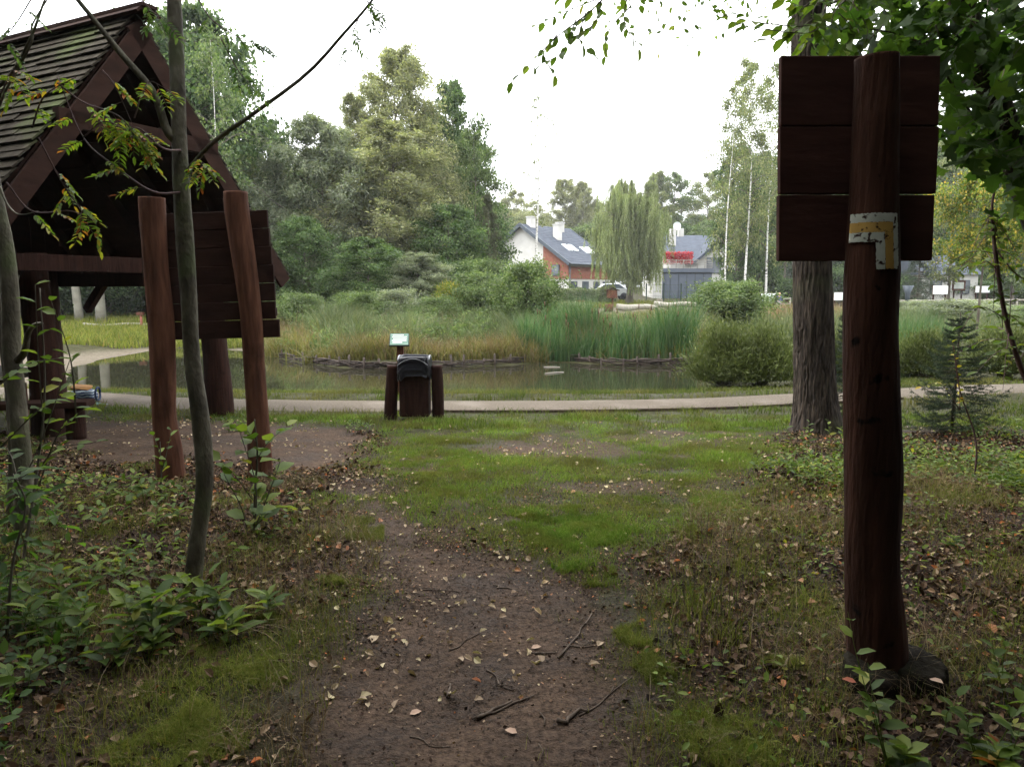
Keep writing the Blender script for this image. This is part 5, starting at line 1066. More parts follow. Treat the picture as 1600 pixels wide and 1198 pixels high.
# maple leaning in from the top right ---------------------------------------------------
rng = np.random.default_rng(61)
st = [(1760, 900, 6.0), (1700, 560, 5.9), (1612, 330, 5.7), (1580, 230, 5.5), (1535, 100, 5.3), (1500, 0, 5.2), (1470, -110, 5.0)]
mp = leafy('maple_tree', 'dark maple leaning in from the upper right with large lobed leaves', 'tree', st, [44, 42, 38, 40, 36, 34, 30],
    [([(1575, 210, 5.5), (1520, 180, 5.2), (1440, 70, 4.9), (1330, 40, 4.7)], 6, 0, 1), ([(1600, 300, 5.6), (1560, 210, 5.2), (1490, 215, 4.9)], 6, 0, 1), ([(1540, 120, 5.3), (1500, 60, 5.0), (1420, 20, 4.8)], 5, 0, 1)], LM['maple'], M['bark'], .1, seed=62)
P = []; D = []; Nn = []
POLY = [(1285, 75), (1300, 20), (1290, -60), (1700, -80), (1720, 360), (1600, 335), (1568, 268), (1530, 262), (1497, 235), (1470, 205), (1480, 150), (1455, 85), (1400, 70), (1330, 85)]
rng = np.random.default_rng(63); c = rng.uniform((1285, -60), (1710, 350), (620, 2)); c = c[sdpoly(c[:, 0], c[:, 1], POLY) < 6]
mt = MB()
for (x, y) in c:
    Yv = rng.uniform(4.3, 6.3); n_ = rng.integers(3, 8)
    if rng.random() < .12: continue
    b = at(x, y, Yv); e = at(x + rng.normal(25, 20), y - rng.uniform(10, 50), Yv + rng.normal(0, .2)); mt.tube([e, (b + e) / 2 + rng.normal(0, .02, 3), b], [.004, .003, .0015], 4)
    for j in range(n_): P.append(b + rng.normal(0, .07, 3)); D.append(nrm([rng.normal(0, .8), rng.normal(0, .8), -.5])); Nn.append([rng.normal(0, .7), rng.normal(0, .7) - .2, 1])
part(mt, 'twigs', M['bark_far'], mp); m = MB(); s_ = rng.uniform(.075, .135, len(P)); m.leaves(P, D, s_, s_ * 1.0, 'maple', np.array(Nn)); part(m, 'crown', LM['maple'], mp, False)
# hornbeam spray hanging over the signpost, branch runs up to the thick trunk's crown
hb = [(1262, -160, 8.6), (1300, -150, 7.5), (1345, -90, 5.5), (1340, -20, 4.4), (1290, 10, 4.1)]
tws = [([(1340, -20, 4.4), (1280, 35, 4.0), (1205, 38, 3.9), (1120, 22, 3.8)], 3, 17, 1), ([(1290, 10, 4.1), (1270, 50, 4.0), (1190, 45, 3.9), (1130, 30, 3.9)], 2.5, 13, 1), ([(1270, 30, 4.0), (1225, 60, 4.0), (1185, 62, 4.0)], 2, 7, 1), ([(1300, 0, 4.2), (1255, 10, 4.1), (1225, 0, 4.1)], 2, 8, 1.1),
       ([(1290, 10, 4.1), (1265, 55, 4.1), (1250, 75, 4.1)], 2, 8, 1.1), ([(1310, 20, 4.3), (1330, 45, 4.3), (1320, 80, 4.3)], 2, 7, 1), ([(1330, 0, 4.4), (1355, 45, 4.3), (1345, 80, 4.3)], 2, 8, 1), ([(1280, -10, 4.1), (1240, 30, 4.1), (1235, 60, 4.1)], 2, 8, 1), ([(1300, -20, 4.1), (1270, 20, 4.0), (1290, 70, 4.0)], 2, 9, 1), ([(1330, -20, 4.1), (1300, 30, 4.0), (1310, 78, 4.0)], 2, 9, 1)]
b_ = leafy('x', 'x', 'x', hb, [10, 9, 7, 5, 4], tws, LM['hornbeam'], M['bark_far'], .085, .62, seed=64, up=-.3)
def adopt(src, root, nm):
    """move the meshes of a built branch under a tree as its parts"""
    off = Vector(src.location) - Vector(root.location)
    for ch in list(src.children):
        ch.parent = root; ch.location = off; ch.name = {'stem': nm, 'trunk': nm, 'twigs': 'twigs', 'foliage': 'foliage'}.get(ch.name.split('.')[0], ch.name)
    bpy.data.objects.remove(src)
adopt(b_, tr_, 'branch')
hb = [(1262, -260, 8.6), (1150, -200, 7.6), (1060, -90, 6.6), (1000, -40, 6.2), (930, 0, 6.0)]
tws = [([(960, -20, 6.0), (920, 20, 6.0), (868, 60, 6.0), (800, 128, 6.0)], 3, 16, 1), ([(930, 0, 6.0), (880, 20, 6.0), (840, 40, 6.0)], 2, 9, 1), ([(990, -40, 6.2), (975, 30, 6.1), (998, 75, 6.1)], 2.5, 11, 1), ([(940, 0, 6.0), (930, 35, 6.0), (895, 60, 6.0)], 2, 9, 1),
       ([(985, 10, 6.1), (950, 50, 6.1), (945, 88, 6.1)], 2, 8, 1), ([(870, 55, 6.0), (850, 85, 6.0), (868, 118, 6.0)], 2, 7, 1), ([(900, 30, 6.0), (880, 80, 6.0), (835, 105, 6.0)], 2, 9, 1), ([(1000, -40, 6.2), (960, -10, 6.1), (1000, 8, 6.1)], 2, 7, 1), ([(960, -20, 6.0), (905, -5, 6.0), (870, -5, 6.0)], 2, 9, 1), ([(915, 20, 6.0), (905, 60, 6.0), (925, 85, 6.0)], 2, 7, 1)]
b_ = leafy('x', 'x', 'x', hb, [12, 9, 6, 5, 4], tws, LM['hornbeam'], M['bark_far'], .10, .55, seed=65, up=-.5); adopt(b_, tr_, 'branch')
# thin sapling at right edge
st = [(1610, 610, 5.6), (1590, 560, 5.6), (1570, 490, 5.6), (1556, 400, 5.6), (1550, 330, 5.6), (1556, 285, 5.6)]
tw_ = auto_twigs(st, 26, 70, .3, 8, .85, 66, (.15, .85), .15) + [([(1558, 420, 5.6), (1525, 400, 5.5), (1495, 425, 5.4)], 2, 9, 1), ([(1556, 390, 5.6), (1590, 430, 5.5), (1620, 440, 5.5)], 3, 10, 1), ([(1575, 500, 5.6), (1530, 480, 5.4), (1500, 520, 5.3)], 2, 9, 1)]
leafy('hornbeam_sapling', 'thin dark-stemmed sapling at the right edge', 'sapling', st, [9, 8, 7, 6, 4, 3], tw_, LM['hornbeam'], M['bark_red'], .085, .6, seed=67)
st = [(1500, 770, 6.6), (1470, 700, 6.5), (1440, 690, 6.4), (1400, 700, 6.4)]
leafy('hornbeam_sapling', 'bright yellow-green shoot before the small spruce', 'sapling', [(1520, 770, 6.0), (1525, 690, 6.0), (1500, 610, 6.0), (1490, 540, 6.0)], [3, 3, 2, 1.5], [([(1500, 640, 6.0), (1498, 590, 6.0), (1488, 535, 6.0)], 1.5, 17, .75), ([(1500, 640, 6.), (1470, 600, 6.), (1440, 605, 6.)], 1.5, 8, .7)], LM['yellow'], M['bark_red'], .085, .5, seed=68)
# little spruces
def spruce(px, py, toppy, wpx, label, seed, Yd=None):
    global rng; rng = np.random.default_rng(seed); g = gz(px, py, -.1); Yd = Yd or g[1]; z0 = float(H(at(px, py, Yd)[0], Yd)); o = at(px, py, Yd); h = at(px, toppy, Yd)[2] - z0; Rr = wpx / F * Yd / 2
    root = empty('young_spruce', (o[0], Yd, z0), label, 'spruce'); mt = MB(); ml = MB(); mt.tube([(o[0], Yd, z0 - .03), (o[0] + .01, Yd, z0 + h * .5), (o[0], Yd, z0 + h)], [.022, .014, .004], 8); P = []; D = []; S_ = []
    for k in range(19):
        t = .05 + .92 * k / 19; 
        for j in range(5):
            a = j * 1.257 + k * .9 + rng.normal(0, .3); t = .05 + .92 * (k + rng.uniform(-.45, .45)) / 19; t = min(max(t, .03), .97); L = Rr * (1 - t) ** .75 * rng.uniform(.6, 1.2) + .04; u = np.linspace(0, 1, 6)[:, None]; b = np.array([o[0], Yd, z0 + t * h]); d = np.array([math.cos(a), math.sin(a), .34]); C = b + d * L * u; C[:, 2] -= .30 * L * np.sin(u[:, 0] * 2.6) * (1.2 - t); mt.tube(C, .005 * (1.15 - u[:, 0]), 4)
            subs = [C]
            for s_ in np.linspace(.3, .9, 5):
                for sg in (-1, 1):
                    p = b + d * L * s_; p[2] -= .30 * L * math.sin(s_ * 2.6) * (1.2 - t); a2 = a + sg * .8; l2 = L * .42 * (1.1 - s_); e = p + np.array([math.cos(a2), math.sin(a2), -.05]) * l2; subs.append(np.array([p, e]))
            for c in subs:
                L2 = np.linalg.norm(c[-1] - c[0]); n_ = int(L2 * 420) + 3; v = rng.random(n_) * (len(c) - 1); i0 = np.minimum(v.astype(int), len(c) - 2); pp = c[i0] + (c[i0 + 1] - c[i0]) * (v - i0)[:, None]; P.append(pp); D.append(nrm((c[-1] - c[0]) / (L2 + 1e-6) * .8 + rng.normal(0, .8, (n_, 3))))
    part(mt, 'trunk', M['bark_far'], root); P = np.concatenate(P); D = np.concatenate(D); ml.leaves(P, D, .024, .0045); part(ml, 'crown', LM['spruce'], root, False)
spruce(1487, 668, 487, 165, 'small dark spruce on the right beyond the signpost', 71)
spruce(1318, 655, 480, 110, 'small spruce between the thick trunk and the signpost', 72)
# fine olive shrubs beside the path
def broom(px, py, toppy, wpx, label, seed, Yd, n=2600):
    global rng; rng = np.random.default_rng(seed); o = at(px, py, Yd); z0 = float(H(o[0], Yd, False)); h = at(px, toppy, Yd)[2] - z0; Rr = wpx / F * Yd / 2; root = empty('tamarisk_shrub', (o[0], Yd, z0), label, 'shrub'); mt = MB(); P = []; D = []
    for k in range(120):
        a = rng.uniform(0, 6.28); ph = rng.uniform(.1, 1.45); d = np.array([math.cos(a) * math.sin(ph) , math.sin(a) * math.sin(ph), math.cos(ph)]); e = np.array([o[0], Yd, z0]) + d * np.array([Rr * 1.15, Rr * .9, h]) * (.45 + .5 * rng.random() ** 1.2); b = np.array([o[0] + rng.normal(0, .06), Yd + rng.normal(0, .06), z0 - .02]); u = np.linspace(0, 1, 6)[:, None]
        C = b + (e - b) * np.c_[u ** 1.3, u ** 1.3, u ** .75]; mt.tube(C, .008 * (1.15 - u[:, 0]), 4)
        n_ = n // 8; v = .25 + .8 * rng.random(n_) ** .8; base = np.stack([np.interp(np.minimum(v, 1), u[:, 0], C[:, i]) for i in range(3)], -1); P.append(base + rng.normal(0, .13 * h, (n_, 3)) * np.minimum(v, 1)[:, None]); D.append(nrm(d[None] * .9 + rng.normal(0, .5, (n_, 3)) + [0, 0, .6]))
    part(mt, 'stem', M['bark_far'], root); m = MB(); P = np.concatenate(P); D = np.concatenate(D); k_ = P[:, 2] > z0 + .12 * h; m.leaves(P[k_], D[k_], rng.uniform(.04, .13, k_.sum()), .022); part(m, 'foliage', LM['broom'], root, False)
broom(1130, 612, 507, 125, 'round fine-twigged olive shrub at the path, left of two', 81, 15.0)
broom(1188, 614, 506, 125, 'round fine-twigged olive shrub at the path, touching the thick trunk', 82, 14.8)
broom(1300, 612, 520, 120, 'fine-twigged shrub seen between the thick trunk and the signpost', 83, 15.0)
broom(1440, 600, 520, 110, 'fine-twigged shrub right of the signpost behind the small spruce', 84, 15.5)
broom(1570, 596, 510, 150, 'fine-twigged shrub behind the thin sapling at the right edge', 85, 15.5)

# ================================================================== HOUSES
def ptz(x, y, z): return np.array([x, y, z])
al = R(40); G_ = np.array([-math.cos(al), math.sin(al), 0]); R_ = np.array([math.sin(al), math.cos(al), 0])
C0 = at(888, 455, 73); C0 = np.array([C0[0], 73, .55]); HW = 5.8; LN = 7.6; ZE = 4.1; ZP = 7.9; zb = .3
def hp(g, r, z): return C0 * [1, 1, 0] + G_ * g + R_ * r + np.array([0, 0, z])
hr = empty('white_house', hp(HW, LN / 2, .6), 'white gabled house with orange cladding and blue-grey roof, left of the weeping willow', 'house')
m = MB(); V = [hp(0, 0, zb), hp(2 * HW, 0, zb), hp(2 * HW, 0, ZE), hp(HW, 0, ZP), hp(0, 0, ZE), hp(0, LN, zb), hp(2 * HW, LN, zb), hp(2 * HW, LN, ZE), hp(HW, LN, ZP), hp(0, LN, ZE)]
m.add(V, [np.array([[0, 1, 2, 3, 4]]), np.array([[9, 8, 7, 6, 5]]), np.array([[0, 4, 9, 5], [1, 6, 7, 2]])]); part(m, 'wall', M['white'], hr, False)
m = MB(); sl = (ZP - ZE) / HW
for sg in (-1, 1):
    dn = nrm(G_ * sg + np.array([0, 0, -sl])); nm = nrm(G_ * sg * sl + np.array([0, 0, 1])); L = math.hypot(HW, HW * sl) + .5
    m.obox(hp(HW, LN / 2, ZP + .10) + dn * L / 2, dn, R_, nm, L / 2, LN / 2 + .45, .08)
    for k_ in range(20): m.obox(hp(HW, LN / 2, ZP + .10) + dn * (L * (k_ + .5) / 20) + nm * .085, nrm(dn + nm * .03), R_, nm, L / 42, LN / 2 + .44, .012)
rf = part(m, 'roof', M['slate'], hr, False)
m = MB()
for sg in (-1, 1):
    dn = nrm(G_ * sg + np.array([0, 0, -sl])); nm = nrm(G_ * sg * sl + np.array([0, 0, 1]))
    for r_ in (-.48, LN + .48): m.obox(hp(HW, r_, ZP + .08) + dn * L / 2, dn, R_, nm, L / 2 + .02, .05, .17)
part(m, 'verge_boards', M['anth'], hr, False)
for (g, r_, hh) in ((HW - .3, 1.0, 1.0), (HW - 2.2, 3.0, 1.5), (HW - .6, 5.6, .9)):
    zc = ZP - abs(HW - g) * sl; m = MB(); m.obox(hp(g, r_, zc + hh / 2), G_, R_, (0, 0, 1), .32, .36, hh / 2 + .1); m.obox(hp(g, r_, zc + hh + .12), G_, R_, (0, 0, 1), .38, .42, .05); part(m, 'chimney', M['white'], rf, False)
nm = nrm(-G_ * sl + np.array([0, 0, 1])); dn = nrm(-G_ + np.array([0, 0, -sl]))
for (u, r_) in ((4.4, 2.6), (4.4, 3.6), (4.7, 5.4), (4.7, 6.4)):
    m = MB(); m.obox(hp(HW, r_, ZP + .1) + dn * u + nm * .13, dn, R_, nm, .6, .34, .04); part(m, 'skylight', M['signwhite'], rf, False)
m = MB(); m.add([hp(.01, -.05, 2.5), hp(3.1, -.05, 2.5), hp(3.1, -.05, ZE + 3.1 * sl - .15), hp(.01, -.05, ZE - .15)] + [hp(.01, 0, 2.5), hp(3.1, 0, 2.5), hp(3.1, 0, ZE + 3.1 * sl - .15), hp(.01, 0, ZE - .15)], np.array([[0, 1, 2, 3], [0, 4, 5, 1], [1, 5, 6, 2], [0, 3, 7, 4], [3, 2, 6, 7]]))
m.obox(hp(-.03, LN / 2, 3.1), R_, G_, (0, 0, 1), LN / 2, .03, .6); part(m, 'cladding', M['orange'], hr, False)
def window(c, ax, n_, w_, h_, root):
    m = MB(); m.obox(c + n_ * .05, ax, n_, (0, 0, 1), w_ / 2 + .07, .04, h_ / 2 + .07); fr_ = part(m, 'window', M['anth'], root, False); m = MB(); m.obox(c + n_ * .095, ax, n_, (0, 0, 1), w_ / 2, .01, h_ / 2); part(m, 'pane', M['glass'], fr_, False)
window(hp(1.5, -.05, 3.35), G_, -R_, .8, .95, hr)
for r_ in (.9, 2.9, 4.9, 6.6): window(hp(0, r_, 1.65), R_, -G_, .9, 1.1, hr)
window(hp(2.2, 0, 1.6), G_, -R_, 1.0, 1.1, hr)
m = MB(); m.tube([hp(-.14, .05, zb), hp(-.14, .05, ZE - .3)], .06, 8); m.tube([hp(-.55, -.3, ZE - .18), hp(-.55, LN + .3, ZE - .18)], .09, 8); part(m, 'gutter', M['anth'], hr)
# second house with garage and terrace
Yh = 80; def_x = lambda px: (px - 800) / F * Yh * .99
gl, gr2 = at(1034, 440, Yh)[0], at(1112, 440, Yh)[0]; zgr = .9
h2 = empty('garage_house', ((gl + gr2) / 2, Yh, zgr), 'house with dark garage block, red creeper on its terrace and a satellite dish', 'house')
ztop = at(1070, 421, Yh)[2]
m = MB(); m.box(((gl + gr2) / 2, Yh + 3, (ztop + .3) / 2), ((gr2 - gl) / 2, 3, (ztop - .3) / 2)); part(m, 'wall', M['anth'], h2, False)
m = MB(); nd = 6
for k_ in range(nd): m.box((gl + (gr2 - gl) * (k_ + .5) / nd, Yh - .04, (ztop - .45 + .5) / 2), ((gr2 - gl) / nd / 2 - .05, .03, (ztop - .95) / 2))
m.box(((gl + gr2) / 2, Yh - .12, ztop - .1), ((gr2 - gl) / 2 + .15, .12, .2)); part(m, 'door', solid('garage_panels', [(.3, (.075, .09, .12)), (.7, (.095, .11, .14))], 2, .5), h2, False)
m = MB(); m.box((gl - .55, Yh + 2.5, (ztop + .3) / 2), (.5, 3, (ztop - .3) / 2 - .01)); part(m, 'side_wall', M['white'], h2, False)
m = MB(); xr0, xr1 = at(1048, 395, 86)[0], at(1135, 395, 86)[0]; zt2 = at(1080, 364, 86)[2]; ze2 = at(1080, 397, 86)[2]
m.box(((xr0 + xr1) / 2 + .2, 91, (ze2 + 2) / 2 + .2), ((xr1 - xr0) / 2, 4, (ze2 - 2) / 2)); part(m, 'upper_wall', M['white'], h2, False)
m = MB(); dn = nrm([0, -1, -.55]); nm = nrm([0, -.55, 1]); Lr = (zt2 - ze2) / .55 * 1.15 + .6
m.obox(np.array([(xr0 + xr1) / 2 - .3, 91, zt2]) + dn * Lr / 2, (1, 0, 0), dn, nm, (xr1 - xr0) / 2 + .4, Lr / 2, .09); m.obox(np.array([(xr0 + xr1) / 2 - .3, 91, zt2]) + nrm([0, 1, -.55]) * Lr / 2, (1, 0, 0), nrm([0, 1, -.55]), nrm([0, .55, 1]), (xr1 - xr0) / 2 + .4, Lr / 2, .09); r2 = part(m, 'roof', M['slate'], h2, False)
gx0 = at(1122, 400, 83)[0]; m = MB(); a = np.array([gx0 - 2.3, 84, ze2 - .4]); V = [(gx0 - 2.2, 83.5, 2), (gx0 + 4.5, 83.5, 2), (gx0 + 4.5, 83.5, ze2 + .2), (gx0 + 1.2, 83.5, zt2 - .3), (gx0 - 2.2, 83.5, ze2 - .9), (gx0 - 2.2, 90, 2), (gx0 + 4.5, 90, 2), (gx0 + 4.5, 90, ze2 + .2), (gx0 + 1.2, 90, zt2 - .3), (gx0 - 2.2, 90, ze2 - .9)]
m.add(V, [np.array([[0, 1, 2, 3, 4]]), np.array([[9, 8, 7, 6, 5]]), np.array([[0, 4, 9, 5], [1, 6, 7, 2]])]); part(m, 'gable_wall', M['white'], h2, False)
m = MB()
for (A, B) in (((gx0 - 2.7, ze2 - 1.15), (gx0 + 1.2, zt2 - .15)), ((gx0 + 1.2, zt2 - .15), (gx0 + 5, ze2))):
    v = np.array([B[0] - A[0], 0, B[1] - A[1]]); m.obox(((A[0] + B[0]) / 2, 86.5, (A[1] + B[1]) / 2), v, (0, 1, 0), np.cross(v, [0, 1, 0]), np.linalg.norm(v) / 2, 3.6, .12)
part(m, 'gable_roof', M['slate'], h2, False)
window(np.array([gx0 - .3, 83.5, 4.1]), (1, 0, 0), np.array([0, -1, 0]), 1.5, 1.6, h2)
cx_ = at(1052, 370, 84.2); m = MB(); m.box((cx_[0], 84.6, at(1052, 371, 84.6)[2]), (.33, .35, .95)); m.box((cx_[0] + 1.1, 85.5, zt2 + .0), (.3, .3, .45)); part(m, 'chimney', M['white'], r2, False)
m = MB(); dc = at(1058, 353, 84.3); th = np.linspace(0, 2 * np.pi, 24, endpoint=False); V = [dc + [0, .12, 0]]; 
for rr in (.25, .45): V += [dc + np.array([rr * math.cos(t), .12 - rr * rr * .55, rr * math.sin(t)]) for t in th]
fc = [[0, 1 + k, 1 + (k + 1) % 24] for k in range(24)]; m.add(V, [np.array(fc), np.array([[1 + k, 25 + k, 25 + (k + 1) % 24, 1 + (k + 1) % 24] for k in range(24)])]); m.tube([dc + [0, .15, 0], dc + [0, .3, -.4], (cx_[0], 84.6, dc[2] - 1)], .04, 6); part(m, 'satellite_dish', M['signwhite'], h2)
m = MB()
for zz in (.15, .32, .5, .68, .86, 1.0): m.tube([(gl - .8, Yh + .05, ztop + zz), (gr2, Yh + .05, ztop + zz)], .025, 5)
for k_ in range(9): x_ = gl - .8 + (gr2 - gl + .8) * k_ / 8; m.tube([(x_, Yh + .05, ztop), (x_, Yh + .05, ztop + 1.05)], .03, 6)
part(m, 'railing', M['pale'], h2)
rng = np.random.default_rng(91); xa, xb = at(1036, 400, 81)[0], at(1081, 400, 81)[0]; za, zb2 = at(1036, 408, 81)[2], at(1036, 394, 81)[2]; k = 2600
m = MB(); m.leaves(np.c_[rng.uniform(xa, xb, k), rng.normal(80.6, .12, k), za - .25 + (zb2 - za + .25) * rng.random(k) ** .8 + .05 * rng.normal(size=k)], orient(k, -1), .14, .1)
part(m, 'creeper', leafmat('crimson_creeper_leaves', [(0, (.30, .01, .02)), (.6, (.50, .015, .035)), (1, (.60, .06, .05))], .3), h2, False)
# second pale house glimpsed through the right wood
for (px, Yv, w_, h_, lab) in ((1455, 70, 5.0, 2.6, 'pale building glimpsed through the trees over the rail fence'), (1285, 104, 6, 4, 'white house corner glimpsed between the birches')):
    o = at(px, 440, Yv); z0 = float(H(o[0], Yv, False)); rt = empty('pale_house', (o[0], Yv, z0), lab, 'house'); m = MB(); m.box((o[0], Yv, z0 + h_ / 2), (w_ / 2, 3, h_ / 2)); part(m, 'wall', M['white'], rt, False)
    m = MB(); V = [(o[0] - w_ / 2 - .3, Yv - 3.3, z0 + h_), (o[0] + w_ / 2 + .3, Yv - 3.3, z0 + h_), (o[0] + w_ / 2 + .3, Yv + 3.3, z0 + h_), (o[0] - w_ / 2 - .3, Yv + 3.3, z0 + h_), (o[0] - w_ / 2 - .3, Yv, z0 + h_ + 1.8), (o[0] + w_ / 2 + .3, Yv, z0 + h_ + 1.8)]
    m.add(V, [np.array([[0, 1, 5, 4], [3, 4, 5, 2], [0, 3, 2, 1]]), np.array([[0, 4, 3], [1, 2, 5]])]); part(m, 'roof', M['slate'], rt, False)
    for dx in (-.25, .25): window(np.array([o[0] + dx * w_, Yv - 3, z0 + 1.5]), (1, 0, 0), np.array([0, -1, 0]), .9, 1.1, rt)
# metal fence before the garage
fy = 70; fx0, fx1 = at(1010, 455, fy)[0], at(1118, 455, fy)[0]; z0 = float(H((fx0 + fx1) / 2, fy, False)); mf = solid('dark_green_metal', [(.3, (.012, .03, .022)), (.7, (.02, .045, .03))], 4, .5)
rt = empty('wire_fence', ((fx0 + fx1) / 2, fy, z0), 'dark green wire panel fence in front of the garage', 'fence')
for x_ in np.linspace(fx0, fx1, 5): m = MB(); m.box((x_, fy, z0 + .85), (.05, .05, .95)); part(m, 'post', mf, rt, False)
m = MB()
for zz in (.15, .6, 1.05, 1.65): m.tube([(fx0, fy, z0 + zz), (fx1, fy, z0 + zz)], .012, 4)
for x_ in np.arange(fx0, fx1, .22): m.tube([(x_, fy, z0 + .1), (x_, fy, z0 + 1.7)], .006, 3)
part(m, 'mesh_panel', mf, rt)
# hedge
rng = np.random.default_rng(95); o1, o2 = at(868, 460, 62)[0], at(962, 460, 62)[0]; k = 26000; t = rng.random(k); x_ = o1 + (o2 - o1) * t; bump = .75 + .5 * fbm(x_ * .9, x_ * 0 + 2, 3); a = rng.uniform(0, 3.14, k); r_ = rng.random(k) ** .4
P = np.c_[x_, 62 + .7 * r_ * np.cos(a), .3 + 1.75 * r_ * np.sin(a) * bump]; m = MB(); m.leaves(P, orient(k), .13, .09); o = m.build('hedge', LM['willow'], smooth=False, origin=(float((o1 + o2) / 2), 62, .3)); tag(o, 'low grey-green hedge in front of the white gabled house', 'hedge')
# parked car behind the hedge
c_ = at(950, 448, 66); z0 = float(H(c_[0], 66, False)) + .1; rt = empty('parked_car', (c_[0], 66, z0), 'pale car parked behind the hedge beside the weeping willow', 'car')
prof = [(-2.0, .35), (-2.05, .7), (-1.75, .85), (-1.0, .95), (-.45, 1.4), (.9, 1.45), (1.55, 1.0), (2.0, .92), (2.08, .5), (2.0, .35)]; m = MB(); V = []
for s_, w_ in ((-1, .82), (1, .82)):
    for (x, z) in prof: V.append((c_[0] + x, 66 + s_ * (w_ - (.16 if z > 1.1 else 0)), z0 + z))
n = len(prof); m.add(V, [np.array([[k, (k + 1) % n, n + (k + 1) % n, n + k] for k in range(n)]), np.array([list(range(n))[::-1]]), np.array([list(range(n, 2 * n))])]); part(m, 'body', solid('silver_car_paint', [(.3, (.55, .57, .60)), (.7, (.6, .62, .65))], 1, .3, metal=.2), rt, False, .05)
for s_ in (-1, 1):
    m = MB(); m.add([(c_[0] + x, 66 + s_ * .80 - s_ * (.10 if z > 1.1 else -.03), z0 + z) for (x, z) in ((-.9, 1.0), (-.42, 1.34), (.85, 1.38), (1.4, 1.0))], [[0, 1, 2, 3]]); part(m, 'window', M['glass'], rt, False)
for x in (-1.3, 1.3):
    for s_ in (-1, 1): m = MB(); m.tube([(c_[0] + x, 66 + s_ * .85, z0 + .32), (c_[0] + x, 66 + s_ * .65, z0 + .32)], .32, 20); part(m, 'wheel', M['black'], rt)
# ================================================================== FAR PARK ITEMS
def birdtable(px, py, toppy, Yd, label, name='feeder_box'):
    g = at(px, py, Yd); z0 = float(H(g[0], Yd, False)); zt = at(px, toppy, Yd)[2]; rt = empty(name, (g[0], Yd, z0), label, 'feeder box'); m = MB(); m.tube([(g[0], Yd, z0 - .1), (g[0], Yd, zt - .4)], .06, 8); part(m, 'post', M['stain_post'], rt)
    m = MB(); m.box((g[0] - .05, Yd, zt - .32), (.30, .2, .24)); part(m, 'box', M['stain_post'], rt, False)
    m = MB(); m.obox((g[0] - .22, Yd, zt - .03), (1, 0, .35), (0, 1, 0), (-.35, 0, 1), .24, .28, .02); m.obox((g[0] + .16, Yd, zt - .03), (1, 0, -.35), (0, 1, 0), (.35, 0, 1), .24, .28, .02); part(m, 'roof', M['stain'], rt, False)
birdtable(957, 478, 451, 45, 'brown wooden box on a post left of the weeping willow')
def binfar(px, py, toppy, Yd, label):
    g = at(px, py, Yd); z0 = float(H(g[0], Yd, False)); zt = at(px, toppy, Yd)[2]; rt = empty('wooden_bin', (g[0], Yd, z0), label, 'litter bin'); m = MB(); m.tube([(g[0], Yd, zt - .45), (g[0], Yd, zt)], [.20, .24], 16); part(m, 'body', M['stain_post'], rt)
    for s_ in (-1, 1): m = MB(); m.tube([(g[0] + s_ * .2, Yd, z0 - .1), (g[0] + s_ * .2, Yd, zt - .1)], .04, 8); part(m, 'post', M['stain'], rt)
binfar(906, 483, 469, 40, 'small brown litter bin on the far path before the white gabled house')
binfar(951, 484, 475, 44, 'small brown tub at the foot of the box on a post')
def logf(px, py, Yd, ln, rr, rz, label, mat='pale', name='fallen_log'):
    g = at(px, py, Yd); z0 = float(H(g[0], Yd, False)); z0 = max(z0, g[2] - rr); u = np.linspace(-1, 1, 12); m = MB(); m.tube(np.c_[g[0] + u * ln / 2 * math.cos(rz), Yd + u * ln / 2 * math.sin(rz), z0 + rr * .8 + .04 * np.sin(u * 4)], rr * (1 - .25 * (u + 1) / 2), 12, wob=.25); o = m.build(name, M[mat], origin=(g[0], Yd, z0)); return tag(o, label, 'log')
logf(995, 479, 44, 2.4, .20, .05, 'bleached log lying just in front of the weeping willow'); logf(1055, 475, 46, 2.6, .18, -.1, 'bleached log right of the weeping willow, nearer the round bush'); logf(1031, 471, 48, .9, .22, 1.2, 'short stump lying between the two bleached logs', 'bark_far')
logf(185, 507, 31, 2.9, .07, .02, 'long pale pole lying on the left bank seen under the shelter')
g = at(221, 505, 30.6); z0 = float(H(g[0], 30.6, False)); rt = empty('marker_post', (g[0], 30.6, z0), 'small orange-brown marker post at the end of the pale pole', 'post'); m = MB(); m.tube([(g[0], 30.6, z0 - .1), (g[0], 30.6, at(221, 492, 30.6)[2])], .05, 8); part(m, 'post_body', M['orange'], rt)
m = MB(); m.box((g[0] - .03, 30.6, at(221, 490, 30.6)[2]), (.13, .08, .06)); part(m, 'cap', M['stain_post'], rt, False)
# two pale trunks on the left bank
for (px, Yd, wpx, lab) in ((124, 34, 11, 'thinner of two pale trunks seen under the shelter roof'), (158, 34, 13, 'thicker of two pale trunks seen under the shelter roof')):
    g = at(px, 490, Yd); z0 = float(H(g[0], Yd, False)); rt = empty('birch_tree', (g[0], Yd, z0), lab, 'tree', 'pale trunks on the left bank'); zz = np.linspace(-.1, 8, 14); m = MB(); m.tube(np.c_[g[0] - .06 * zz * (1 if px < 150 else .2), Yd + 0 * zz, z0 + zz], wpx / F * Yd / 2 * (1.2 - zz / 9), 12, wob=.1); part(m, 'trunk', solid('pale_grey_bark', [(.3, (.14, .13, .10)), (.7, (.24, .23, .185))], 3, .9), rt)
    rng = np.random.default_rng(px); k = 9000; P = np.c_[rng.normal(0, 1.3, (k, 2)), rng.normal(0, 1.8, k)]; P += [g[0] - .3, Yd, z0 + 7.5]; m = MB(); m.leaves(P, orient(k, -.5), .13, .08); part(m, 'crown', LM['oak'], rt, False)
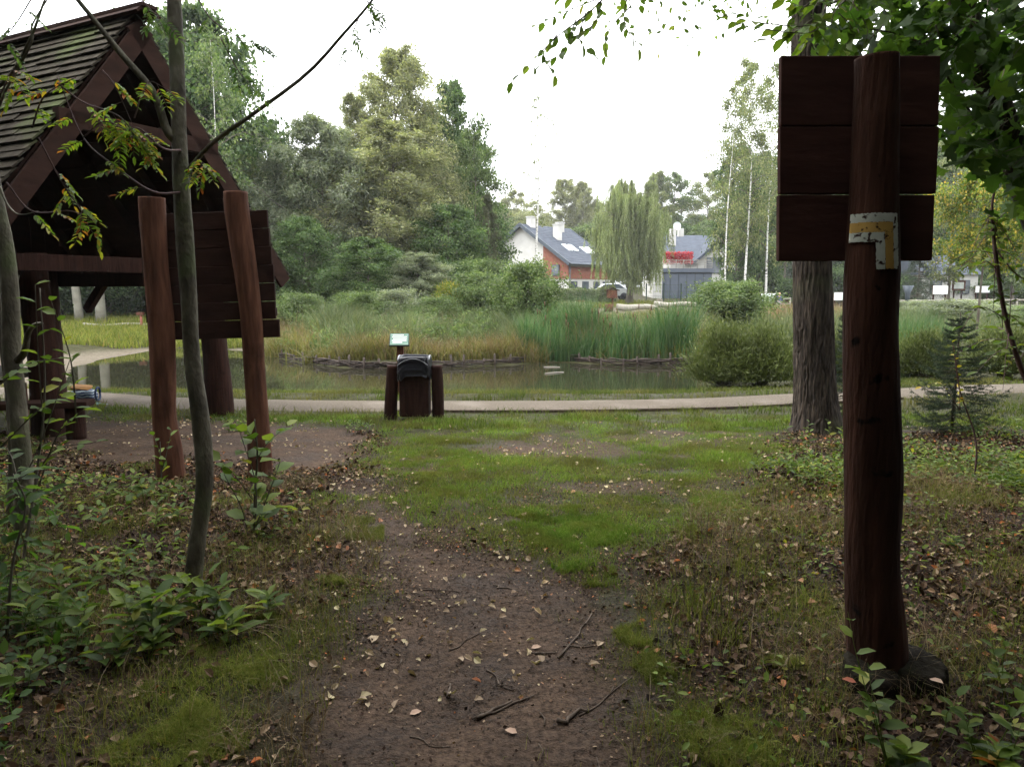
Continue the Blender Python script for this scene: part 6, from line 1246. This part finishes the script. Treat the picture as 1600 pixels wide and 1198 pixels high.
# rail fence and white boards far right
def railfence(pxs, Yd, label, z=.95):
    xs = [at(p, 460, Yd)[0] for p in pxs]; z0 = float(H(xs[0], Yd, False)); rt = empty('rail_fence', ((xs[0] + xs[-1]) / 2, Yd, z0), label, 'fence')
    for x in xs: m = MB(); m.tube([(x, Yd, z0 - .1), (x, Yd, z0 + z)], .07, 8); part(m, 'post', M['pale'], rt)
    m = MB()
    for zz in (.45, .85): m.tube([(xs[0], Yd - .05, z0 + zz), (xs[-1], Yd - .05, z0 + zz * 1.02)], .055, 8)
    part(m, 'rail', M['pale'], rt)
railfence([1395, 1432, 1474], 52, 'pale wooden rail fence right behind the signpost'); railfence([1500, 1545, 1590, 1640], 54, 'pale wooden rail fence at the far right'); railfence([1180, 1205, 1235], 58, 'pale wooden rail fence behind the walking person')
def wboard(px, py, wpx, hpx, Yd, label, frame=False):
    c = at(px, py, Yd); w_, h_ = wpx / F * Yd / 2, hpx / F * Yd / 2; z0 = float(H(c[0], Yd, False)); rt = empty('display_board', (c[0], Yd, z0), label, 'display board', 'white display boards beyond the pond')
    for s_ in (-.8, .8): m = MB(); m.box((c[0] + s_ * w_, Yd + .07, (z0 + c[2]) / 2), (.045, .045, (c[2] - z0) / 2 + .05)); part(m, 'leg', M['stain'], rt, False)
    m = MB(); m.obox(c, (1, 0, 0), (0, 1, 0), (0, 0, 1), w_ + (.14 if frame else .02), .03, h_ + (.14 if frame else .02)); part(m, 'frame', M['stain_post'], rt, False)
    m = MB(); m.obox(c - [0, .035, 0], (1, 0, 0), (0, 1, 0), (0, 0, 1), w_, .008, h_); part(m, 'print', M['signwhite'], rt, False)
wboard(1200, 465, 22, 13, 57, 'white display board left of the walking person by the round bush'); wboard(1313, 463, 20, 12, 57, 'white display board between the thick trunk and the signpost'); wboard(1469, 453, 23, 13, 55, 'widest white display board right of the signpost'); wboard(1498, 446, 15, 10, 60, 'white board in a dark frame, raised above the wide one', True); wboard(1535, 452, 22, 10, 56, 'white display board at the far right above the second rail fence')
g = at(1418, 462, 50); z0 = float(H(g[0], 50, False)); rt = empty('dark_bin', (g[0], 50, z0), 'dark funnel-shaped bin on the rail fence right of the signpost', 'litter bin'); m = MB(); m.tube([(g[0], 50, z0), (g[0], 50, at(1418, 458, 50)[2]), (g[0], 50, at(1418, 446, 50)[2])], [.08, .16, .36], 12); part(m, 'body', M['anth'], rt)
# orange and white house front glimpse behind the birches
g = at(1168, 425, 70); z0 = float(H(g[0], 70, False)); rt = empty('playhouse', (g[0], 70, z0), 'small orange and white playhouse behind the white birches', 'playhouse'); m = MB(); m.box((g[0], 70, (z0 + 2.6) / 2 + .2), (.55, .5, (2.6 - z0) / 2 + .2)); part(m, 'wall', M['white'], rt, False); m = MB(); m.obox((g[0] - .3, 70, 3.2), (1, 0, .8), (0, 1, 0), (-.8, 0, 1), .5, .6, .05); m.obox((g[0] + .3, 70, 3.2), (1, 0, -.8), (0, 1, 0), (.8, 0, 1), .5, .6, .05); part(m, 'roof', M['orange'], rt, False)
# floating sticks on the pond
for (px, py, l, rz, lab) in ((862, 574, .42, .05, 'pale stick floating on the pond, nearer the cattails'), (866, 583, .50, .35, 'pale bent stick floating on the pond, lower of two')):
    g = gz(px, py, WZ); m = MB(); u = np.linspace(-.5, .5, 6); m.tube(np.c_[g[0] + u * l * math.cos(rz), g[1] + u * l * math.sin(rz) * 2, WZ + .008 + .004 * np.cos(u * 5)], .018, 8, wob=.3); tag(m.build('floating_stick', M['pale'], origin=(g[0], g[1], WZ)), lab, 'stick')
# person walking away
g = at(1217, 480, 55); z0 = float(H(g[0], 55, False)) - 0.02; Hh = at(1217, 458, 55)[2] - z0; s_ = Hh / 1.7
pr = bpy.data.objects.new('person', None); 
bm = bmesh.new(); sk = {'pel': (0, 0, .92, .14), 'wst': (0, 0, 1.08, .13), 'chs': (0, 0, 1.3, .155), 'nck': (0, 0, 1.45, .055), 'hd1': (0, 0, 1.53, .085), 'hd2': (0, -.01, 1.62, .085),
 'ls': (-.19, 0, 1.38, .055), 'le': (-.27, .02, 1.1, .045), 'lw': (-.27, -.08, .87, .03), 'rs': (.19, 0, 1.38, .055), 're': (.27, -.02, 1.1, .045), 'rw': (.26, .08, .87, .03),
 'lh': (-.09, 0, .86, .09), 'lk': (-.1, -.1, .5, .06), 'la': (-.1, .08, .09, .042), 'lt': (-.1, .2, .04, .035), 'rh': (.09, 0, .86, .09), 'rk': (.1, .06, .5, .06), 'ra': (.1, -.18, .12, .042), 'rt': (.1, -.08, .05, .035)}
ed = [('pel', 'wst'), ('wst', 'chs'), ('chs', 'nck'), ('nck', 'hd1'), ('hd1', 'hd2'), ('chs', 'ls'), ('ls', 'le'), ('le', 'lw'), ('chs', 'rs'), ('rs', 're'), ('re', 'rw'), ('pel', 'lh'), ('lh', 'lk'), ('lk', 'la'), ('la', 'lt'), ('pel', 'rh'), ('rh', 'rk'), ('rk', 'ra'), ('ra', 'rt')]
def skin(name, keys, grow, mat, parent):
    me = bpy.data.meshes.new(name); ks = list(keys); ix = {k: i for i, k in enumerate(ks)}; me.from_pydata([tuple(np.array(sk[k][:3]) * s_) for k in ks], [(ix[a], ix[b]) for a, b in ed if a in ix and b in ix], [])
    o = bpy.data.objects.new(name, me); S.collection.objects.link(o); md = o.modifiers.new('skin', 'SKIN'); 
    for k, i in ix.items(): r_ = sk[k][3] * s_ * grow; me.skin_vertices[0].data[i].radius = (r_, r_)
    me.skin_vertices[0].data[0].use_root = True; o.modifiers.new('sub', 'SUBSURF').levels = 1; o.modifiers['sub'].render_levels = 2; me.materials.append(mat); o.parent = parent; return o
bm.free()
body = skin('person', sk.keys(), 1.0, solid('skin', [(.3, (.42, .25, .18)), (.7, (.46, .28, .20))], 4, .6), None)
body.location = (g[0], 55, z0); tag(body, 'person in a dark blue jacket and grey trousers walking on the far bank', 'person')
skin('jacket', ['chs', 'wst', 'pel', 'ls', 'le', 'lw', 'rs', 're', 'rw'], 1.18, solid('dark_blue_cloth', [(.3, (.02, .035, .13)), (.7, (.03, .05, .17))], 4), body)
skin('trousers', ['pel', 'lh', 'lk', 'la', 'rh', 'rk', 'ra'], 1.2, solid('light_grey_cloth', [(.3, (.22, .22, .24)), (.7, (.28, .28, .30))], 4), body)
o = blob((0, -.015 * s_, 1.64 * s_), .105 * s_, .115 * s_, .11 * s_, 'hair', solid('blond_hair', [(.3, (.36, .24, .12)), (.7, (.45, .32, .18))], 9), None, 2); o.parent = body
# sticks and single leaves on the trail
for k_, (a, b, w_, lab) in enumerate([((745, 1118), (800, 1092), 6, 'thick short stick low on the trodden soil'), ((738, 1118), (835, 1085), 4, 'long thin stick across the middle of the trodden soil'), ((872, 1028), (925, 958), 3.5, 'straight reddish twig lying towards the grass'), ((870, 1128), (918, 1112), 8, 'thick dark piece of bark on the soil, right side'),
     ((830, 1018), (870, 1018), 3, 'short dark twig beside the pale leaf on wet soil'), ((1025, 1048), (1070, 1050), 7, 'dark thick stick lying left of the signpost'), ((770, 905), (810, 800 + 118), 2.5, 'thin curved twig at the upper end of the trodden soil'), ((700, 1082), (704, 1062), 6, 'short upright-lying dark stick on the left of the soil'), ((655, 915), (718, 918), 2.5, 'thin pale twig at the upper left of the soil')]):
    A, B = gz(*a, 0), gz(*b, 0); r_ = w_ / F * A[1] / 2; u = np.linspace(0, 1, 7)[:, None]; C = A + (B - A) * u; C[:, 2] = H(C[:, 0], C[:, 1]) + r_ * 1.1; C[1:-1, :2] += np.random.default_rng(k_).normal(0, .008, (5, 2)); C[0, 2] += .004
    m = MB(); m.tube(C, r_ * (1.1 - .4 * u[:, 0]), 8, wob=.3); tag(m.build('stick', M['soil_wood'], origin=C[3]), lab, 'stick')
def oneleaf(px, py, z, L, rz, label, mat, name='fallen_leaf'):
    g = gz(px, py, z); zz = z if z > .05 else float(H(g[0], g[1])); m = MB(); m.leaves([(g[0], g[1], zz + .006)], [(math.cos(rz), math.sin(rz), .12)], L, L * .75, 'leaf', np.array([[.05, -.1, 1.]])); tag(m.build(name, mat, smooth=True, origin=(g[0], g[1], zz)), label, 'leaf')
lo_ = solid('orange_dead_leaf', [(.3, (.42, .15, .03)), (.7, (.55, .24, .06))], 20, .6); lp_ = solid('pale_dead_leaf', [(.3, (.34, .20, .13)), (.7, (.44, .30, .2))], 20, .6); lr_ = solid('red_brown_dead_leaf', [(.3, (.22, .06, .03)), (.7, (.30, .09, .04))], 20, .6)
oneleaf(1232, 1040, 0, .075, 2.5, 'bright orange fallen leaf left of the signpost base', lo_); oneleaf(1452, 1062, .100, .05, -.9, 'pinkish dry leaf lying on the right side of the signpost base', lp_); oneleaf(1338, 1068, .092, .05, 2.7, 'reddish curled leaf lying on the left side of the signpost base', lr_)
oneleaf(1318, 1130, 0, .06, 1.2, 'pale yellow leaf leaning below the left side of the signpost base', lp_)
for (px, py, rz, lab) in ((640, 1105, .4, 'pale pointed leaf low on the left side of the trodden soil'), (808, 1145, 2.8, 'large pale brown leaf near the bottom of the trodden soil'), (830, 1010, .2, 'pale leaf in the middle of the smooth damp soil')): oneleaf(px, py, 0, .046, rz, lab, lp_)


# ================================================================== ADDED HAZE: stands in for lens glare over the distance
m = MB(); m.box((0, 400, 22), (640, 640, 26))
hz, n_, o_ = newmat('glare_air'); pv = N_(n_, 'ShaderNodeVolumePrincipled'); pv.inputs['Color'].default_value = (.95, .97, 1, 1); pv.inputs['Density'].default_value = .0004
n_.links.new(pv.outputs[0], o_.inputs['Volume']); tag(m.build('haze', hz, smooth=False), 'thin pale volume added to imitate lens glare on the far trees', kind='stuff')
